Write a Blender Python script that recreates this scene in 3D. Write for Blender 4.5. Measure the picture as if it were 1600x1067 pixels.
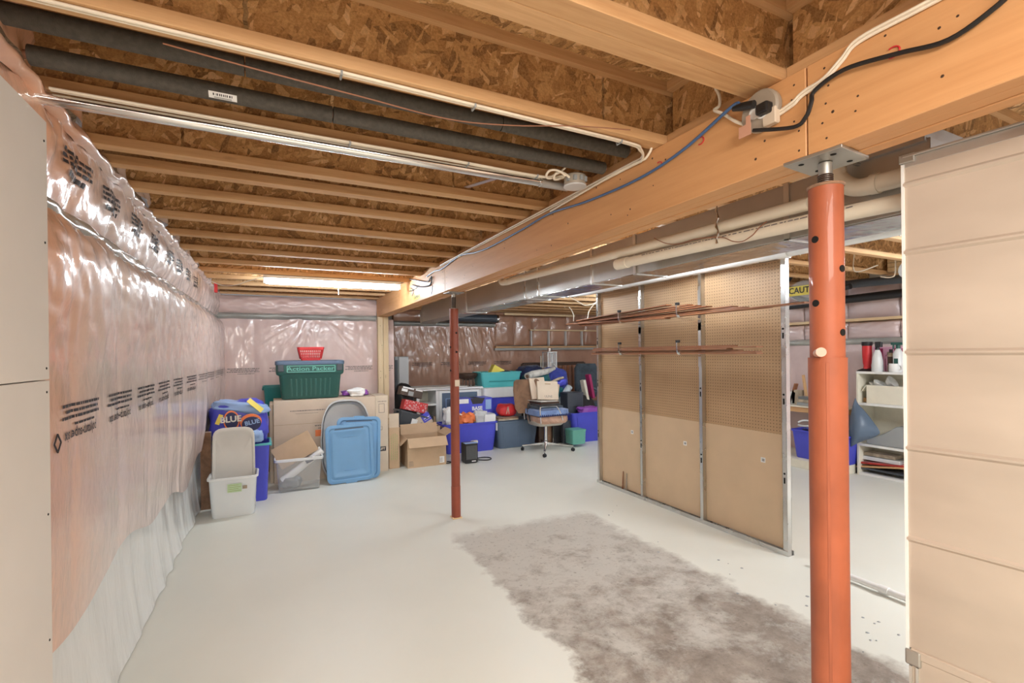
import bpy, bmesh, math, random
from mathutils import Vector, Matrix, Euler, noise
random.seed(7)
PI = math.pi
for o in list(bpy.data.objects): bpy.data.objects.remove(o)
S = bpy.context.scene
COL = S.collection
# ------------------------------------------------------------------ camera
F_PX, YAW, PITCH, ROLL, CY, CAMH = 751.08, 0.460402, -0.00034, -0.011305, 551.55, 1.56
_f = Vector((math.sin(YAW)*math.cos(PITCH), math.cos(YAW)*math.cos(PITCH), math.sin(PITCH)))
_r0 = Vector((math.cos(YAW), -math.sin(YAW), 0)); _u0 = _r0.cross(_f)
_r = _r0*math.cos(ROLL)+_u0*math.sin(ROLL); _u = -_r0*math.sin(ROLL)+_u0*math.cos(ROLL)
cd = bpy.data.cameras.new('camera'); cam = bpy.data.objects.new('camera', cd); COL.objects.link(cam)
cd.sensor_width = 36; cd.sensor_fit = 'HORIZONTAL'; cd.lens = F_PX/1600*36
cd.shift_y = (CY-533.5)/1600; cd.clip_start = .02; cd.clip_end = 60
cam.matrix_world = Matrix(((_r.x,_u.x,-_f.x,0),(_r.y,_u.y,-_f.y,0),(_r.z,_u.z,-_f.z,CAMH),(0,0,0,1)))
S.camera = cam
# ------------------------------------------------------------------ world, exposure
w = bpy.data.worlds.new('world'); S.world = w; w.use_nodes = True
w.node_tree.nodes['Background'].inputs[0].default_value = (.9,.95,1,1)
w.node_tree.nodes['Background'].inputs[1].default_value = .3
S.view_settings.view_transform = 'Standard'; S.view_settings.look = 'None'
S.view_settings.gamma = 1; S.view_settings.use_curve_mapping = False
S.view_settings.exposure = 0.22
# ------------------------------------------------------------------ lamps out of view (ceiling lamps behind the camera)
def area(name, loc, rot, sx, sy, power, col):
    l = bpy.data.lights.new(name, 'AREA'); l.shape = 'RECTANGLE'; l.size = sx; l.size_y = sy
    l.energy = power; l.color = col
    o = bpy.data.objects.new(name, l); COL.objects.link(o); o.location = loc; o.rotation_euler = rot
    return o
area('ceiling_lamp_light', (.3,-.9,2.3), (math.radians(35),0,math.radians(-15)), 1.4, .8, 84, (1,.92,.83))
area('ceiling_lamp_light', (4.6,-.6,2.3), (math.radians(20),0,math.radians(-5)), 1.2, .4, 110, (.96,.98,1))
TUBE_W = 78.0      # emission strength of the fluorescent tubes
def W(px, py, X=None, Y=None, Z=None):
    """point of the room seen at photo position (px,py) on one plane of the room"""
    d = _f + _r*((px-800)/F_PX) - _u*((py-CY)/F_PX)
    if X is not None: t = X/d.x
    elif Y is not None: t = Y/d.y
    else: t = (Z-CAMH)/d.z
    return d*t + Vector((0,0,CAMH))
# ------------------------------------------------------------------ helpers
def tag(o, label=None, cat=None, group=None, kind=None):
    if label: o['label'] = label
    if cat: o['category'] = cat
    if group: o['group'] = group
    if kind: o['kind'] = kind
    return o
def thing(name, label, cat, loc=(0,0,0), rotz=0, group=None, rot=None):
    o = bpy.data.objects.new(name, None); COL.objects.link(o); o.empty_display_size = .1
    o.location = loc; o.rotation_euler = rot if rot else (0,0,rotz)
    return tag(o, label, cat, group)
class MB:
    def __init__(s, M=None): s.v=[]; s.f=[]; s.M=M
    def add(s, vs, fs, M=None):
        n=len(s.v); M = M or s.M
        s.v += [tuple(M@Vector(v)) if M else tuple(v) for v in vs]
        s.f += [tuple(i+n for i in f) for f in fs]; return s
    def box(s, a, b, M=None):
        x0,y0,z0=a; x1,y1,z1=b
        return s.add([(x0,y0,z0),(x1,y0,z0),(x1,y1,z0),(x0,y1,z0),(x0,y0,z1),(x1,y0,z1),(x1,y1,z1),(x0,y1,z1)],
              [(0,3,2,1),(4,5,6,7),(0,1,5,4),(1,2,6,5),(2,3,7,6),(3,0,4,7)], M)
    def bar(s, p, q, w, h):
        p=Vector(p); q=Vector(q); d=(q-p).normalized(); up=Vector((0,0,1))
        if abs(d.z)>.95: up=Vector((0,1,0))
        a=d.cross(up).normalized()*w/2; b=a.cross(d).normalized()*h/2
        vs=[p-a-b,p+a-b,p+a+b,p-a+b,q-a-b,q+a-b,q+a+b,q-a+b]
        return s.add(vs,[(0,3,2,1),(4,5,6,7),(0,1,5,4),(1,2,6,5),(2,3,7,6),(3,0,4,7)])
    def loft(s, rings, cap0=True, cap1=True, closed=True, M=None):
        n=len(rings[0]); vs=[v for r in rings for v in r]; fs=[]
        for k in range(len(rings)-1):
            for i in range(n if closed else n-1):
                j=(i+1)%n; fs.append((k*n+i,k*n+j,(k+1)*n+j,(k+1)*n+i))
        if cap0: fs.append(tuple(range(n-1,-1,-1)))
        if cap1: fs.append(tuple((len(rings)-1)*n+i for i in range(n)))
        return s.add(vs,fs,M)
    def tube(s, pts, r, n=10, caps=True, flat=1.0):
        pts=[Vector(p) for p in pts]; rings=[]; prev=None
        for i,p in enumerate(pts):
            d=(pts[min(i+1,len(pts)-1)]-pts[max(i-1,0)]).normalized()
            if prev is None:
                up=Vector((0,0,1)) if abs(d.z)<.9 else Vector((1,0,0)); a=d.cross(up).normalized()
            else: a=(prev-d*prev.dot(d)).normalized()
            prev=a; b=a.cross(d); rr=r[i] if isinstance(r,(list,tuple)) else r
            rings.append([p+a*rr*math.cos(2*PI*k/n)+b*rr*flat*math.sin(2*PI*k/n) for k in range(n)])
        return s.loft(rings,caps,caps)
    def lathe(s, prof, n=20, c=(0,0,0), M=None, cap0=True, cap1=True):
        rings=[[(c[0]+r*math.cos(2*PI*k/n),c[1]+r*math.sin(2*PI*k/n),c[2]+z) for k in range(n)] for r,z in prof]
        return s.loft(rings,cap0,cap1,M=M)
    def build(s, name, m, parent=None, smooth=False, bevel=0, seg=1, loc=None, rot=None):
        me=bpy.data.meshes.new(name); me.from_pydata(s.v,[],s.f); me.update()
        bm=bmesh.new(); bm.from_mesh(me); bmesh.ops.recalc_face_normals(bm,faces=bm.faces); bm.to_mesh(me); bm.free()
        if smooth:
            for p in me.polygons: p.use_smooth=True
            try: me.set_sharp_from_angle(angle=math.radians(38))
            except Exception: pass
        me.materials.append(m)
        o=bpy.data.objects.new(name,me); COL.objects.link(o)
        if parent: o.parent=parent
        if loc: o.location=loc
        if rot: o.rotation_euler=rot
        if bevel:
            b=o.modifiers.new('bevel','BEVEL'); b.width=bevel; b.segments=seg; b.limit_method='ANGLE'
        return o
def rr(w,d,r,z,n=4,cx=0,cy=0):
    out=[]
    for sx,sy,a0 in ((1,1,0),(-1,1,PI/2),(-1,-1,PI),(1,-1,1.5*PI)):
        for k in range(n+1):
            a=a0+PI/2*k/n; out.append((cx+sx*(w/2-r)+r*math.cos(a),cy+sy*(d/2-r)+r*math.sin(a),z))
    return out
def smooth_path(pts, n=6):
    pts=[Vector(p) for p in pts]; out=[]
    for i in range(len(pts)-1):
        p0=pts[max(i-1,0)];p1=pts[i];p2=pts[i+1];p3=pts[min(i+2,len(pts)-1)]
        for k in range(n):
            t=k/n; out.append(.5*((2*p1)+(-p0+p2)*t+(2*p0-5*p1+4*p2-p3)*t*t+(-p0+3*p1-3*p2+p3)*t**3))
    out.append(pts[-1]); return out
def copy_tree(o, parent=None):
    c=o.copy(); COL.objects.link(c); c.parent=parent
    for ch in list(o.children): copy_tree(ch,c)
    return c
def FACE(loc, kind='-y', tilt=0):
    """matrix that lays text (local xy) on a face looking to kind"""
    R={'-y':Euler((PI/2,0,0)),'+x':Euler((PI/2,0,PI/2)),'-x':Euler((PI/2,0,-PI/2)),'+z':Euler((0,0,0))}[kind].to_matrix().to_4x4()
    return Matrix.Translation(loc)@R@Matrix.Rotation(tilt,4,'Z')
def text(name, s, size, M, m, parent=None, sx=1.0, warp=None, bold=0):
    c=bpy.data.curves.new(name,'FONT'); c.body=s; c.size=size; c.align_x='CENTER'; c.align_y='CENTER'; c.resolution_u=2; c.offset=bold
    o=bpy.data.objects.new(name,c); COL.objects.link(o)
    bpy.context.view_layer.update()
    me=bpy.data.meshes.new_from_object(o); bpy.data.objects.remove(o); bpy.data.curves.remove(c)
    for v in me.vertices:
        p=M@Vector((v.co.x*sx,v.co.y,0)); v.co = warp(p) if warp else p
    me.materials.clear(); me.materials.append(m)
    o=bpy.data.objects.new(name,me); COL.objects.link(o); o.parent=parent
    return o
# ------------------------------------------------------------------ materials
def _new(name):
    m=bpy.data.materials.new(name); m.use_nodes=True; nt=m.node_tree; b=nt.nodes['Principled BSDF']
    return m,nt,b
def N(nt,t,**k):
    n=nt.nodes.new(t)
    for a,v in k.items(): setattr(n,a,v)
    return n
def L(nt,a,b): nt.links.new(a,b)
def coords(nt, scale=(1,1,1), rot=(0,0,0), rnd=True):
    tc=N(nt,'ShaderNodeTexCoord'); mp=N(nt,'ShaderNodeMapping'); src=tc.outputs['Object']
    if rnd:
        oi=N(nt,'ShaderNodeObjectInfo'); mu=N(nt,'ShaderNodeVectorMath',operation='SCALE'); mu.inputs[0].default_value=(13.7,9.1,17.3)
        L(nt,oi.outputs['Random'],mu.inputs['Scale']); ad=N(nt,'ShaderNodeVectorMath',operation='ADD')
        L(nt,src,ad.inputs[0]); L(nt,mu.outputs[0],ad.inputs[1]); src=ad.outputs[0]
    L(nt,src,mp.inputs[0]); mp.inputs['Scale'].default_value=scale; mp.inputs['Rotation'].default_value=rot
    return mp.outputs[0]
def ramp(nt, fac, stops):
    r=N(nt,'ShaderNodeValToRGB'); L(nt,fac,r.inputs[0]); e=r.color_ramp.elements
    while len(e)<len(stops): e.new(.5)
    for i,(p,c) in enumerate(stops): e[i].position=p; e[i].color=(*c,1) if len(c)==3 else c
    return r.outputs[0]
def mix(nt, fac, a, b, mode='MIX'):
    m=N(nt,'ShaderNodeMix',data_type='RGBA',blend_type=mode)
    for s,i in ((fac,0),(a,6),(b,7)):
        if hasattr(s,'is_output') or hasattr(s,'links'): L(nt,s,m.inputs[i])
        elif i==0: m.inputs[0].default_value=s
        else: m.inputs[i].default_value=(*s,1)
    return m.outputs[2]
def bump(nt,b,h,strength=.3,dist=.01,inp='Normal'):
    n=N(nt,'ShaderNodeBump'); n.inputs['Strength'].default_value=strength; n.inputs['Distance'].default_value=dist
    L(nt,h,n.inputs['Height']); L(nt,n.outputs[0],b.inputs[inp]); return n.outputs[0]
def noise_t(nt,vec,scale,detail=4,rough=.55,dist=0):
    n=N(nt,'ShaderNodeTexNoise'); n.inputs['Scale'].default_value=scale; n.inputs['Detail'].default_value=detail
    n.inputs['Roughness'].default_value=rough; n.inputs['Distortion'].default_value=dist; L(nt,vec,n.inputs['Vector']); return n.outputs['Fac']
def plain(name, col, rough=.5, metal=0, var=.08, vs=12, bmp=.05, coat=0, trans=0, alpha=1, sheen=0):
    m,nt,b=_new(name); v=coords(nt); f=noise_t(nt,v,vs,3)
    lo=tuple(c*(1-var) for c in col); hi=tuple(min(1,c*(1+var)) for c in col)
    L(nt,ramp(nt,f,[(.3,lo),(.7,hi)]),b.inputs['Base Color'])
    b.inputs['Roughness'].default_value=rough; b.inputs['Metallic'].default_value=metal
    b.inputs['Coat Weight'].default_value=coat; b.inputs['Transmission Weight'].default_value=trans; b.inputs['Alpha'].default_value=alpha
    if sheen: b.inputs['Sheen Weight'].default_value=sheen
    if bmp: bump(nt,b,noise_t(nt,v,vs*6,2),bmp,.004)
    return m
def wood(name, light, dark, axis='x', rough=.6, rings=7.0, fine=60):
    m,nt,b=_new(name); st=.06
    sc={'x':(st,1,1),'y':(1,st,1),'z':(1,1,st)}[axis]
    v=coords(nt,sc); n1=noise_t(nt,v,rings,5,.6,1.2); n2=noise_t(nt,v,fine,3,.7)
    c1=ramp(nt,n1,[(.28,dark),(.45,tuple((a+c)/2 for a,c in zip(light,dark))),(.62,light)])
    c2=mix(nt,.35,c1,ramp(nt,n2,[(.3,dark),(.65,light)]))
    v3=coords(nt,tuple(s*1.6 if s==1 else .5 for s in sc))
    k=N(nt,'ShaderNodeTexVoronoi'); k.inputs['Scale'].default_value=2.6; L(nt,v3,k.inputs['Vector'])
    kk=ramp(nt,k.outputs['Distance'],[(.03,(1,1,1)),(.075,(0,0,0))])
    c3=mix(nt,kk,c2,tuple(d*.45 for d in dark)); L(nt,c3,b.inputs['Base Color'])
    b.inputs['Roughness'].default_value=rough; bump(nt,b,n2,.12,.003); return m
def osb(name, axis='y', gain=1.28):
    m,nt,b=_new(name)
    ax={'y':1,'x':0,'z':2}[axis]; cols=[]; vals=[]
    for ang,s in ((.35,1.0),(1.25,1.15),(-.7,.9)):
        rot=[0,0,0]; rot[ax]=ang; sc=[1,1,1]
        long_={'y':0,'x':1,'z':0}[axis]; sc[long_]=.24; 
        v=coords(nt,(1,1,1),tuple(rot)); mp=N(nt,'ShaderNodeMapping'); L(nt,v,mp.inputs[0]); mp.inputs['Scale'].default_value=sc
        n=N(nt,'ShaderNodeTexNoise'); n.inputs['Scale'].default_value=16; n.inputs['Detail'].default_value=4; L(nt,mp.outputs[0],n.inputs['Vector'])
        ad=N(nt,'ShaderNodeMix',data_type='VECTOR'); ad.inputs[0].default_value=.06; L(nt,mp.outputs[0],ad.inputs[4]); L(nt,n.outputs['Color'],ad.inputs[5])
        vo=N(nt,'ShaderNodeTexVoronoi'); vo.inputs['Scale'].default_value=47*s; L(nt,ad.outputs[1],vo.inputs['Vector'])
        sp=N(nt,'ShaderNodeSeparateColor'); L(nt,vo.outputs['Color'],sp.inputs[0])
        cols.append(ramp(nt,sp.outputs[0],[(0,(.12*gain,.055*gain,.018*gain)),(.16,(.27*gain,.135*gain,.045*gain)),(.5,(.44*gain,.24*gain,.09*gain)),(.82,(.54*gain,.32*gain,.135*gain)),(1,(.76*gain,.53*gain,.29*gain))])); vals.append(sp)
    c=mix(nt,N_gt(nt,vals[0].outputs[1],.5),cols[0],cols[1]); c=mix(nt,N_gt(nt,vals[1].outputs[2],.6),c,cols[2])
    big=noise_t(nt,coords(nt),5,3); c=mix(nt,ramp(nt,big,[(.4,(0,0,0)),(.75,(.35,.35,.35))]),c,(.24*gain,.10*gain,.028*gain))
    fn=noise_t(nt,coords(nt),140,4,.7); c=mix(nt,.28,c,ramp(nt,fn,[(.35,(.13*gain,.06*gain,.02*gain)),(.62,(.66*gain,.42*gain,.20*gain))]))
    L(nt,c,b.inputs['Base Color']); b.inputs['Roughness'].default_value=.6
    bump(nt,b,vals[0].outputs[1],.4,.004); return m
def N_gt(nt,s,t):
    g=N(nt,'ShaderNodeMath',operation='GREATER_THAN'); L(nt,s,g.inputs[0]); g.inputs[1].default_value=t; return g.outputs[0]
def poly(name, col, col2, stretch=(1,1,.25), rough=.42, coat=.9, bs=.6):
    """insulation seen through clear polythene"""
    m,nt,b=_new(name); v=coords(nt,rnd=False); f=noise_t(nt,v,2.2,5,.6)
    L(nt,ramp(nt,f,[(.3,col2),(.65,col)]),b.inputs['Base Color'])
    b.inputs['Roughness'].default_value=rough; b.inputs['Coat Weight'].default_value=coat; b.inputs['Coat Roughness'].default_value=.12
    v2=coords(nt,stretch,rnd=False); n1=noise_t(nt,v2,9,3,.5,.8); n2=noise_t(nt,v2,22,2,.5,.4)
    ad=N(nt,'ShaderNodeMath',operation='MULTIPLY_ADD'); L(nt,n2,ad.inputs[0]); ad.inputs[1].default_value=.35; L(nt,n1,ad.inputs[2])
    bump(nt,b,ad.outputs[0],bs,.03,'Coat Normal'); bump(nt,b,n1,.07,.02); return m
def emit(name,col,s):
    m,nt,b=_new(name); b.inputs['Base Color'].default_value=(*col,1); b.inputs['Emission Color'].default_value=(*col,1); b.inputs['Emission Strength'].default_value=s; return m
def metal(name,col,rough=.3,met=1.0,bs=.06,scale=6,streak=(1,1,1)):
    m,nt,b=_new(name); v=coords(nt,streak); f=noise_t(nt,v,scale,4,.6)
    L(nt,ramp(nt,f,[(.3,tuple(c*.8 for c in col)),(.7,col)]),b.inputs['Base Color'])
    L(nt,ramp(nt,f,[(.3,(rough*.8,)*3),(.7,(rough*1.25,)*3)]),b.inputs['Roughness'])
    b.inputs['Metallic'].default_value=met; bump(nt,b,noise_t(nt,v,scale*.6,2),bs,.02); return m

M={}
LW,DW=(.73,.46,.235),(.47,.235,.09)
for a in 'xyz': M['wood_'+a]=wood('softwood_'+a,LW,DW,a)
M['pale_x']=wood('pale_softwood_x',(.80,.62,.38),(.66,.44,.22),'x')
M['pale_z']=wood('pale_softwood_z',(.78,.62,.40),(.66,.48,.27),'z')
M['pale_y']=wood('pale_softwood_y',(.80,.62,.38),(.66,.44,.22),'y')
M['beam']=wood('laminated_beam_wood',(.69,.37,.165),(.54,.26,.10),'y',.5,4,40)
for a in 'xyz': M['osb_'+a]=osb('strand_board_'+a,a)
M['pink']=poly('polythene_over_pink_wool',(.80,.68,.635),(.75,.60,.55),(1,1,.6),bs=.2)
def orange_near_end(m):  # blends the sheet colour to orange toward its near end
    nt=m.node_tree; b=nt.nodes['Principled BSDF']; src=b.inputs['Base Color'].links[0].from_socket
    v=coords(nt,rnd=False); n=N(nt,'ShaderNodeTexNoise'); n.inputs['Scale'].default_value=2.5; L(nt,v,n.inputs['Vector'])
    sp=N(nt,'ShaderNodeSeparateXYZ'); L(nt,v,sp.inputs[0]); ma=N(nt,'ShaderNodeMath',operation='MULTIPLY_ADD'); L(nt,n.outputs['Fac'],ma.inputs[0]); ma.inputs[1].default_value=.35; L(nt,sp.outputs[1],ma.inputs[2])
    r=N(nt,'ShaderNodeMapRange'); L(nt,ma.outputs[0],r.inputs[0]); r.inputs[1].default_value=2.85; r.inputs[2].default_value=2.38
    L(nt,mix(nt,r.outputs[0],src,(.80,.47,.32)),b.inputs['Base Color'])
orange_near_end(M['pink'])
M['pinkb']=poly('polythene_over_pink_wool_back',(.78,.60,.56),(.72,.53,.485),(1,1,.35),bs=.3)
M['brownpink']=poly('polythene_over_pink_wool_shaded',(.47,.26,.17),(.37,.19,.12),(1,1,.35),bs=.5)  # shade of the deeper right bay is put into this darker, browner colour
M['skirt']=poly('loose_clear_polythene',(.82,.85,.85),(.76,.79,.79),(1,1,.4),.35,.8,.16)
M['fold']=poly('grey_polythene_fold',(.42,.43,.40),(.28,.29,.27),(.2,.2,1),.3,1,.6)
M['lilac']=poly('polythene_over_lilac_wool',(.72,.58,.57),(.62,.48,.475),(1,.35,1),bs=.6)
M['ink']=plain('black_ink',(.035,.03,.035),.6,bmp=0)
M['greyink']=plain('grey_ink',(.20,.17,.16),.7,bmp=0)
M['drywall']=plain('unpainted_drywall',(.72,.69,.65),.8,var=.03,vs=3,bmp=.03)
M['block']=plain('poured_concrete',(.55,.54,.51),.85,var=.1,vs=5,bmp=.2)
M['galv']=metal('galvanised_sheet',(.58,.57,.55),.40,.9,.05,4)
M['galvd']=metal('dull_galvanised_sheet',(.50,.49,.46),.42,.85,.10,3)
M['foil']=metal('aluminium_foil_wrap',(.80,.81,.82),.22,1,.7,14)
M['plenum']=metal('brushed_plenum_sheet',(.61,.525,.44),.5,.4,.02,1.2,(1,1,3))
M['steel']=metal('steel_stud',(.72,.72,.71),.28,1,.05,3)
M['chrome']=metal('chrome',(.85,.85,.85),.12,1,0.0,3)
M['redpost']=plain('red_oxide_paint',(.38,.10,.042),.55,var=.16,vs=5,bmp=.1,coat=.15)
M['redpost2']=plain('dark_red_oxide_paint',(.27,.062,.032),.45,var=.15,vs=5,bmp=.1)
M['pvc']=plain('cream_plastic_pipe',(.80,.73,.60),.35,var=.03,bmp=0,coat=.2)
M['wpipe']=plain('white_plastic_pipe',(.82,.84,.83),.22,var=.03,bmp=0,coat=.4)
M['foam']=plain('grey_pipe_foam',(.085,.075,.062),.8,var=.2,vs=60,bmp=.25)
M['wcable']=plain('white_cable_sheath',(.85,.76,.62),.4,bmp=0)
M['blackc']=plain('black_rubber',(.012,.012,.013),.4,bmp=0)
M['bluec']=plain('blue_cable_sheath',(.06,.13,.28),.4,bmp=0)
M['brownc']=plain('brown_wire',(.30,.13,.07),.5,bmp=0)
M['greyplast']=plain('grey_plastic',(.36,.31,.25),.45,bmp=0)
M['peg']=None
M['hard']=plain('plain_hardboard',(.66,.49,.32),.6,var=.04,vs=4,bmp=.03)
M['trimw']=wood('brown_trim_board',(.34,.14,.062),(.20,.075,.035),'y',.4)
M['white']=plain('white_laminate',(.82,.82,.80),.4,var=.02,bmp=0)
M['cream']=plain('cream_laminate',(.78,.74,.62),.5,var=.03,bmp=0)
M['card']=plain('brown_cardboard',(.56,.40,.26),.8,var=.06,vs=6,bmp=.05)
M['card2']=plain('pale_cardboard',(.62,.50,.39),.8,var=.05,vs=5,bmp=.05)
M['card3']=plain('light_cardboard',(.66,.55,.43),.8,var=.05,vs=5,bmp=.05)
M['cardin']=plain('inside_of_cardboard',(.42,.30,.19),.85,var=.06,vs=6,bmp=.05)
def pl(k,c,r=.38,**a): M[k]=plain(k.replace('_',' ')+' plastic',c,r,**{**dict(var=.05,vs=4,bmp=.02),**a})
pl('pale_white',(.76,.78,.78),.3); pl('lid_white',(.66,.65,.61),.4); pl('royal',(.075,.085,.60)); pl('aqua',(.10,.50,.52)); pl('teal',(.03,.28,.28))
pl('green_dark',(.022,.095,.08)); pl('navy',(.012,.02,.10)); pl('slate',(.10,.145,.215)); pl('lidblue',(.17,.36,.60)); pl('lidgrey',(.50,.54,.58))
pl('red',(.60,.03,.035)); pl('black',(.018,.018,.02)); pl('charcoal',(.055,.065,.08)); pl('tubgrey',(.62,.63,.64)); pl('mint',(.13,.40,.33)); pl('purple',(.30,.08,.45))
pl('magenta',(.36,.03,.12)); pl('yellow',(.80,.66,.10)); pl('orange',(.85,.22,.07)); pl('lightblue',(.30,.45,.75)); pl('smoke',(.16,.17,.18)); pl('cwhite',(.85,.85,.84)); pl('midgrey',(.33,.35,.36)); pl('greenink',(.35,.42,.18)); pl('palegreen',(.50,.66,.40)); pl('darkbrown',(.06,.032,.02)); pl('pinkw',(.80,.45,.62)); pl('peach',(.62,.34,.24)); pl('shellgrey',(.40,.38,.33))
def clearplast(name,alpha):
    m,nt,b=_new(name); b.inputs['Base Color'].default_value=(.80,.83,.84,1); b.inputs['Roughness'].default_value=.25; b.inputs['Alpha'].default_value=alpha; b.inputs['Coat Weight'].default_value=.4
    b.inputs['Specular IOR Level'].default_value=.6; return m
M['clear']=clearplast('clear_box_plastic',.20)
M['frost']=clearplast('frosted_box_plastic',.86)
M['glass']=clearplast('lantern_glass',.3)
def cloth(k,c,c2=None,r=.9):
    m,nt,b=_new(k+' cloth'); v=coords(nt); f=noise_t(nt,v,5,4,.6,1)
    L(nt,ramp(nt,f,[(.35,c2 or tuple(x*.6 for x in c)),(.6,c)]),b.inputs['Base Color']); b.inputs['Roughness'].default_value=r
    b.inputs['Sheen Weight'].default_value=.2; bump(nt,b,noise_t(nt,v,18,4),.5,.02); M[k]=m
cloth('c_navy',(.012,.02,.075)); cloth('c_teal',(.012,.13,.15)); cloth('c_blue',(.05,.075,.42)); cloth('c_pale',(.62,.70,.74)); cloth('c_lightblue',(.22,.33,.60),(.13,.19,.38)); cloth('c_brown',(.30,.17,.10)); cloth('c_peach',(.58,.36,.26)); cloth('c_dark',(.03,.035,.05)); cloth('c_white',(.78,.76,.70)); cloth('c_red',(.50,.03,.02)); cloth('c_beige',(.55,.45,.33)); cloth('c_slate',(.07,.095,.12))
def pegmat():
    m,nt,b=_new('perforated_hardboard'); tc=N(nt,'ShaderNodeTexCoord'); sc=N(nt,'ShaderNodeVectorMath',operation='SCALE'); sc.inputs['Scale'].default_value=1/.0262
    L(nt,tc.outputs['Object'],sc.inputs[0]); fr=N(nt,'ShaderNodeVectorMath',operation='FRACTION'); L(nt,sc.outputs[0],fr.inputs[0])
    sb=N(nt,'ShaderNodeVectorMath',operation='SUBTRACT'); L(nt,fr.outputs[0],sb.inputs[0]); sb.inputs[1].default_value=(.5,.5,.5)
    sp=N(nt,'ShaderNodeSeparateXYZ'); L(nt,sb.outputs[0],sp.inputs[0]); cb=N(nt,'ShaderNodeCombineXYZ'); L(nt,sp.outputs[1],cb.inputs[0]); L(nt,sp.outputs[2],cb.inputs[1])
    ln=N(nt,'ShaderNodeVectorMath',operation='LENGTH'); L(nt,cb.outputs[0],ln.inputs[0])
    g=ramp(nt,ln.outputs['Value'],[(.12,(1,1,1)),(.17,(0,0,0))])
    base=ramp(nt,noise_t(nt,coords(nt,rnd=False),4,3),[(.3,(.48,.31,.17)),(.7,(.52,.34,.19))])
    L(nt,mix(nt,g,base,(.07,.035,.014)),b.inputs['Base Color']); b.inputs['Roughness'].default_value=.55
    iv=N(nt,'ShaderNodeMath',operation='SUBTRACT'); iv.inputs[0].default_value=1; L(nt,g,iv.inputs[1]); bump(nt,b,iv.outputs[0],.5,.003); return m
M['peg']=pegmat()
def floormat():
    m,nt,b=_new('painted_concrete_floor'); v=coords(nt,rnd=False)
    wv=N(nt,'ShaderNodeTexNoise'); wv.inputs['Scale'].default_value=5; wv.inputs['Detail'].default_value=8; wv.inputs['Roughness'].default_value=.62; L(nt,v,wv.inputs['Vector'])
    ad=N(nt,'ShaderNodeVectorMath',operation='MULTIPLY_ADD'); L(nt,wv.outputs['Color'],ad.inputs[0]); ad.inputs[1].default_value=(.34,.34,0); L(nt,v,ad.inputs[2])
    sp=N(nt,'ShaderNodeSeparateXYZ'); L(nt,ad.outputs[0],sp.inputs[0])
    def rng(o,a,c):
        r=N(nt,'ShaderNodeMapRange'); L(nt,o,r.inputs[0]); r.inputs[1].default_value=a; r.inputs[2].default_value=c; return r.outputs[0]
    def mul(a,c,op='MULTIPLY'):
        q=N(nt,'ShaderNodeMath',operation=op); L(nt,a,q.inputs[0])
        if isinstance(c,float): q.inputs[1].default_value=c
        else: L(nt,c,q.inputs[1])
        return q.outputs[0]
    O=.17
    mask=mul(mul(rng(sp.outputs[0],1.31+O,1.37+O),rng(sp.outputs[0],2.76+O,2.66+O)),mul(rng(sp.outputs[1],3.98+O,3.80+O),rng(sp.outputs[1],-1.5,-1.4)))
    n1=noise_t(nt,v,3.4,12,.72,.2); n2=noise_t(nt,v,6.5,12,.74,.15); n3=noise_t(nt,v,26,6,.75)
    old=ramp(nt,n2,[(.30,(.17,.14,.115)),(.46,(.27,.23,.195)),(.58,(.345,.295,.25)),(.72,(.45,.40,.345))])
    # worn paint left on the patch, thicker toward its far end
    th=rng(sp.outputs[1],1.6,4.6); th2=mul(th,.32); wear=mul(n1,th2,'ADD')
    old=mix(nt,ramp(nt,wear,[(.50,(0,0,0)),(.68,(.8,.8,.8))]),old,(.60,.58,.53))
    old=mix(nt,ramp(nt,n3,[(.56,(0,0,0)),(.66,(.55,.55,.55))]),old,(.13,.11,.09))
    paint=ramp(nt,noise_t(nt,v,1.2,4),[(.3,(.74,.75,.685)),(.7,(.78,.79,.725))])
    vo=N(nt,'ShaderNodeTexVoronoi'); vo.inputs['Scale'].default_value=1.3; L(nt,v,vo.inputs['Vector'])
    paint=mix(nt,ramp(nt,vo.outputs['Distance'],[(.012,(.7,.7,.7)),(.02,(0,0,0))]),paint,(.30,.26,.2))
    L(nt,mix(nt,mask,paint,old),b.inputs['Base Color'])
    L(nt,mix(nt,mask,(.42,.42,.42),(.8,.8,.8)),b.inputs['Roughness']); bump(nt,b,n3,.08,.004); return m
M['floor']=floormat()
M['tube']=emit('fluorescent_tube',(.84,.93,1.0),TUBE_W)
M['hole']=plain('dark_hole',(.004,.004,.004),.9,bmp=0)
# ================================================================== THE SETTING
YB1, YB2, XR, XL, YN = 7.72, 9.2, 6.95, -.70, -2.4
ZJ, ZS = 2.41, 2.67
MB().box((-1.1,YN-.2,-.12),(XR+.4,YB2+.4,0)).build('floor',M['floor'])['kind']='structure'
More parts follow.
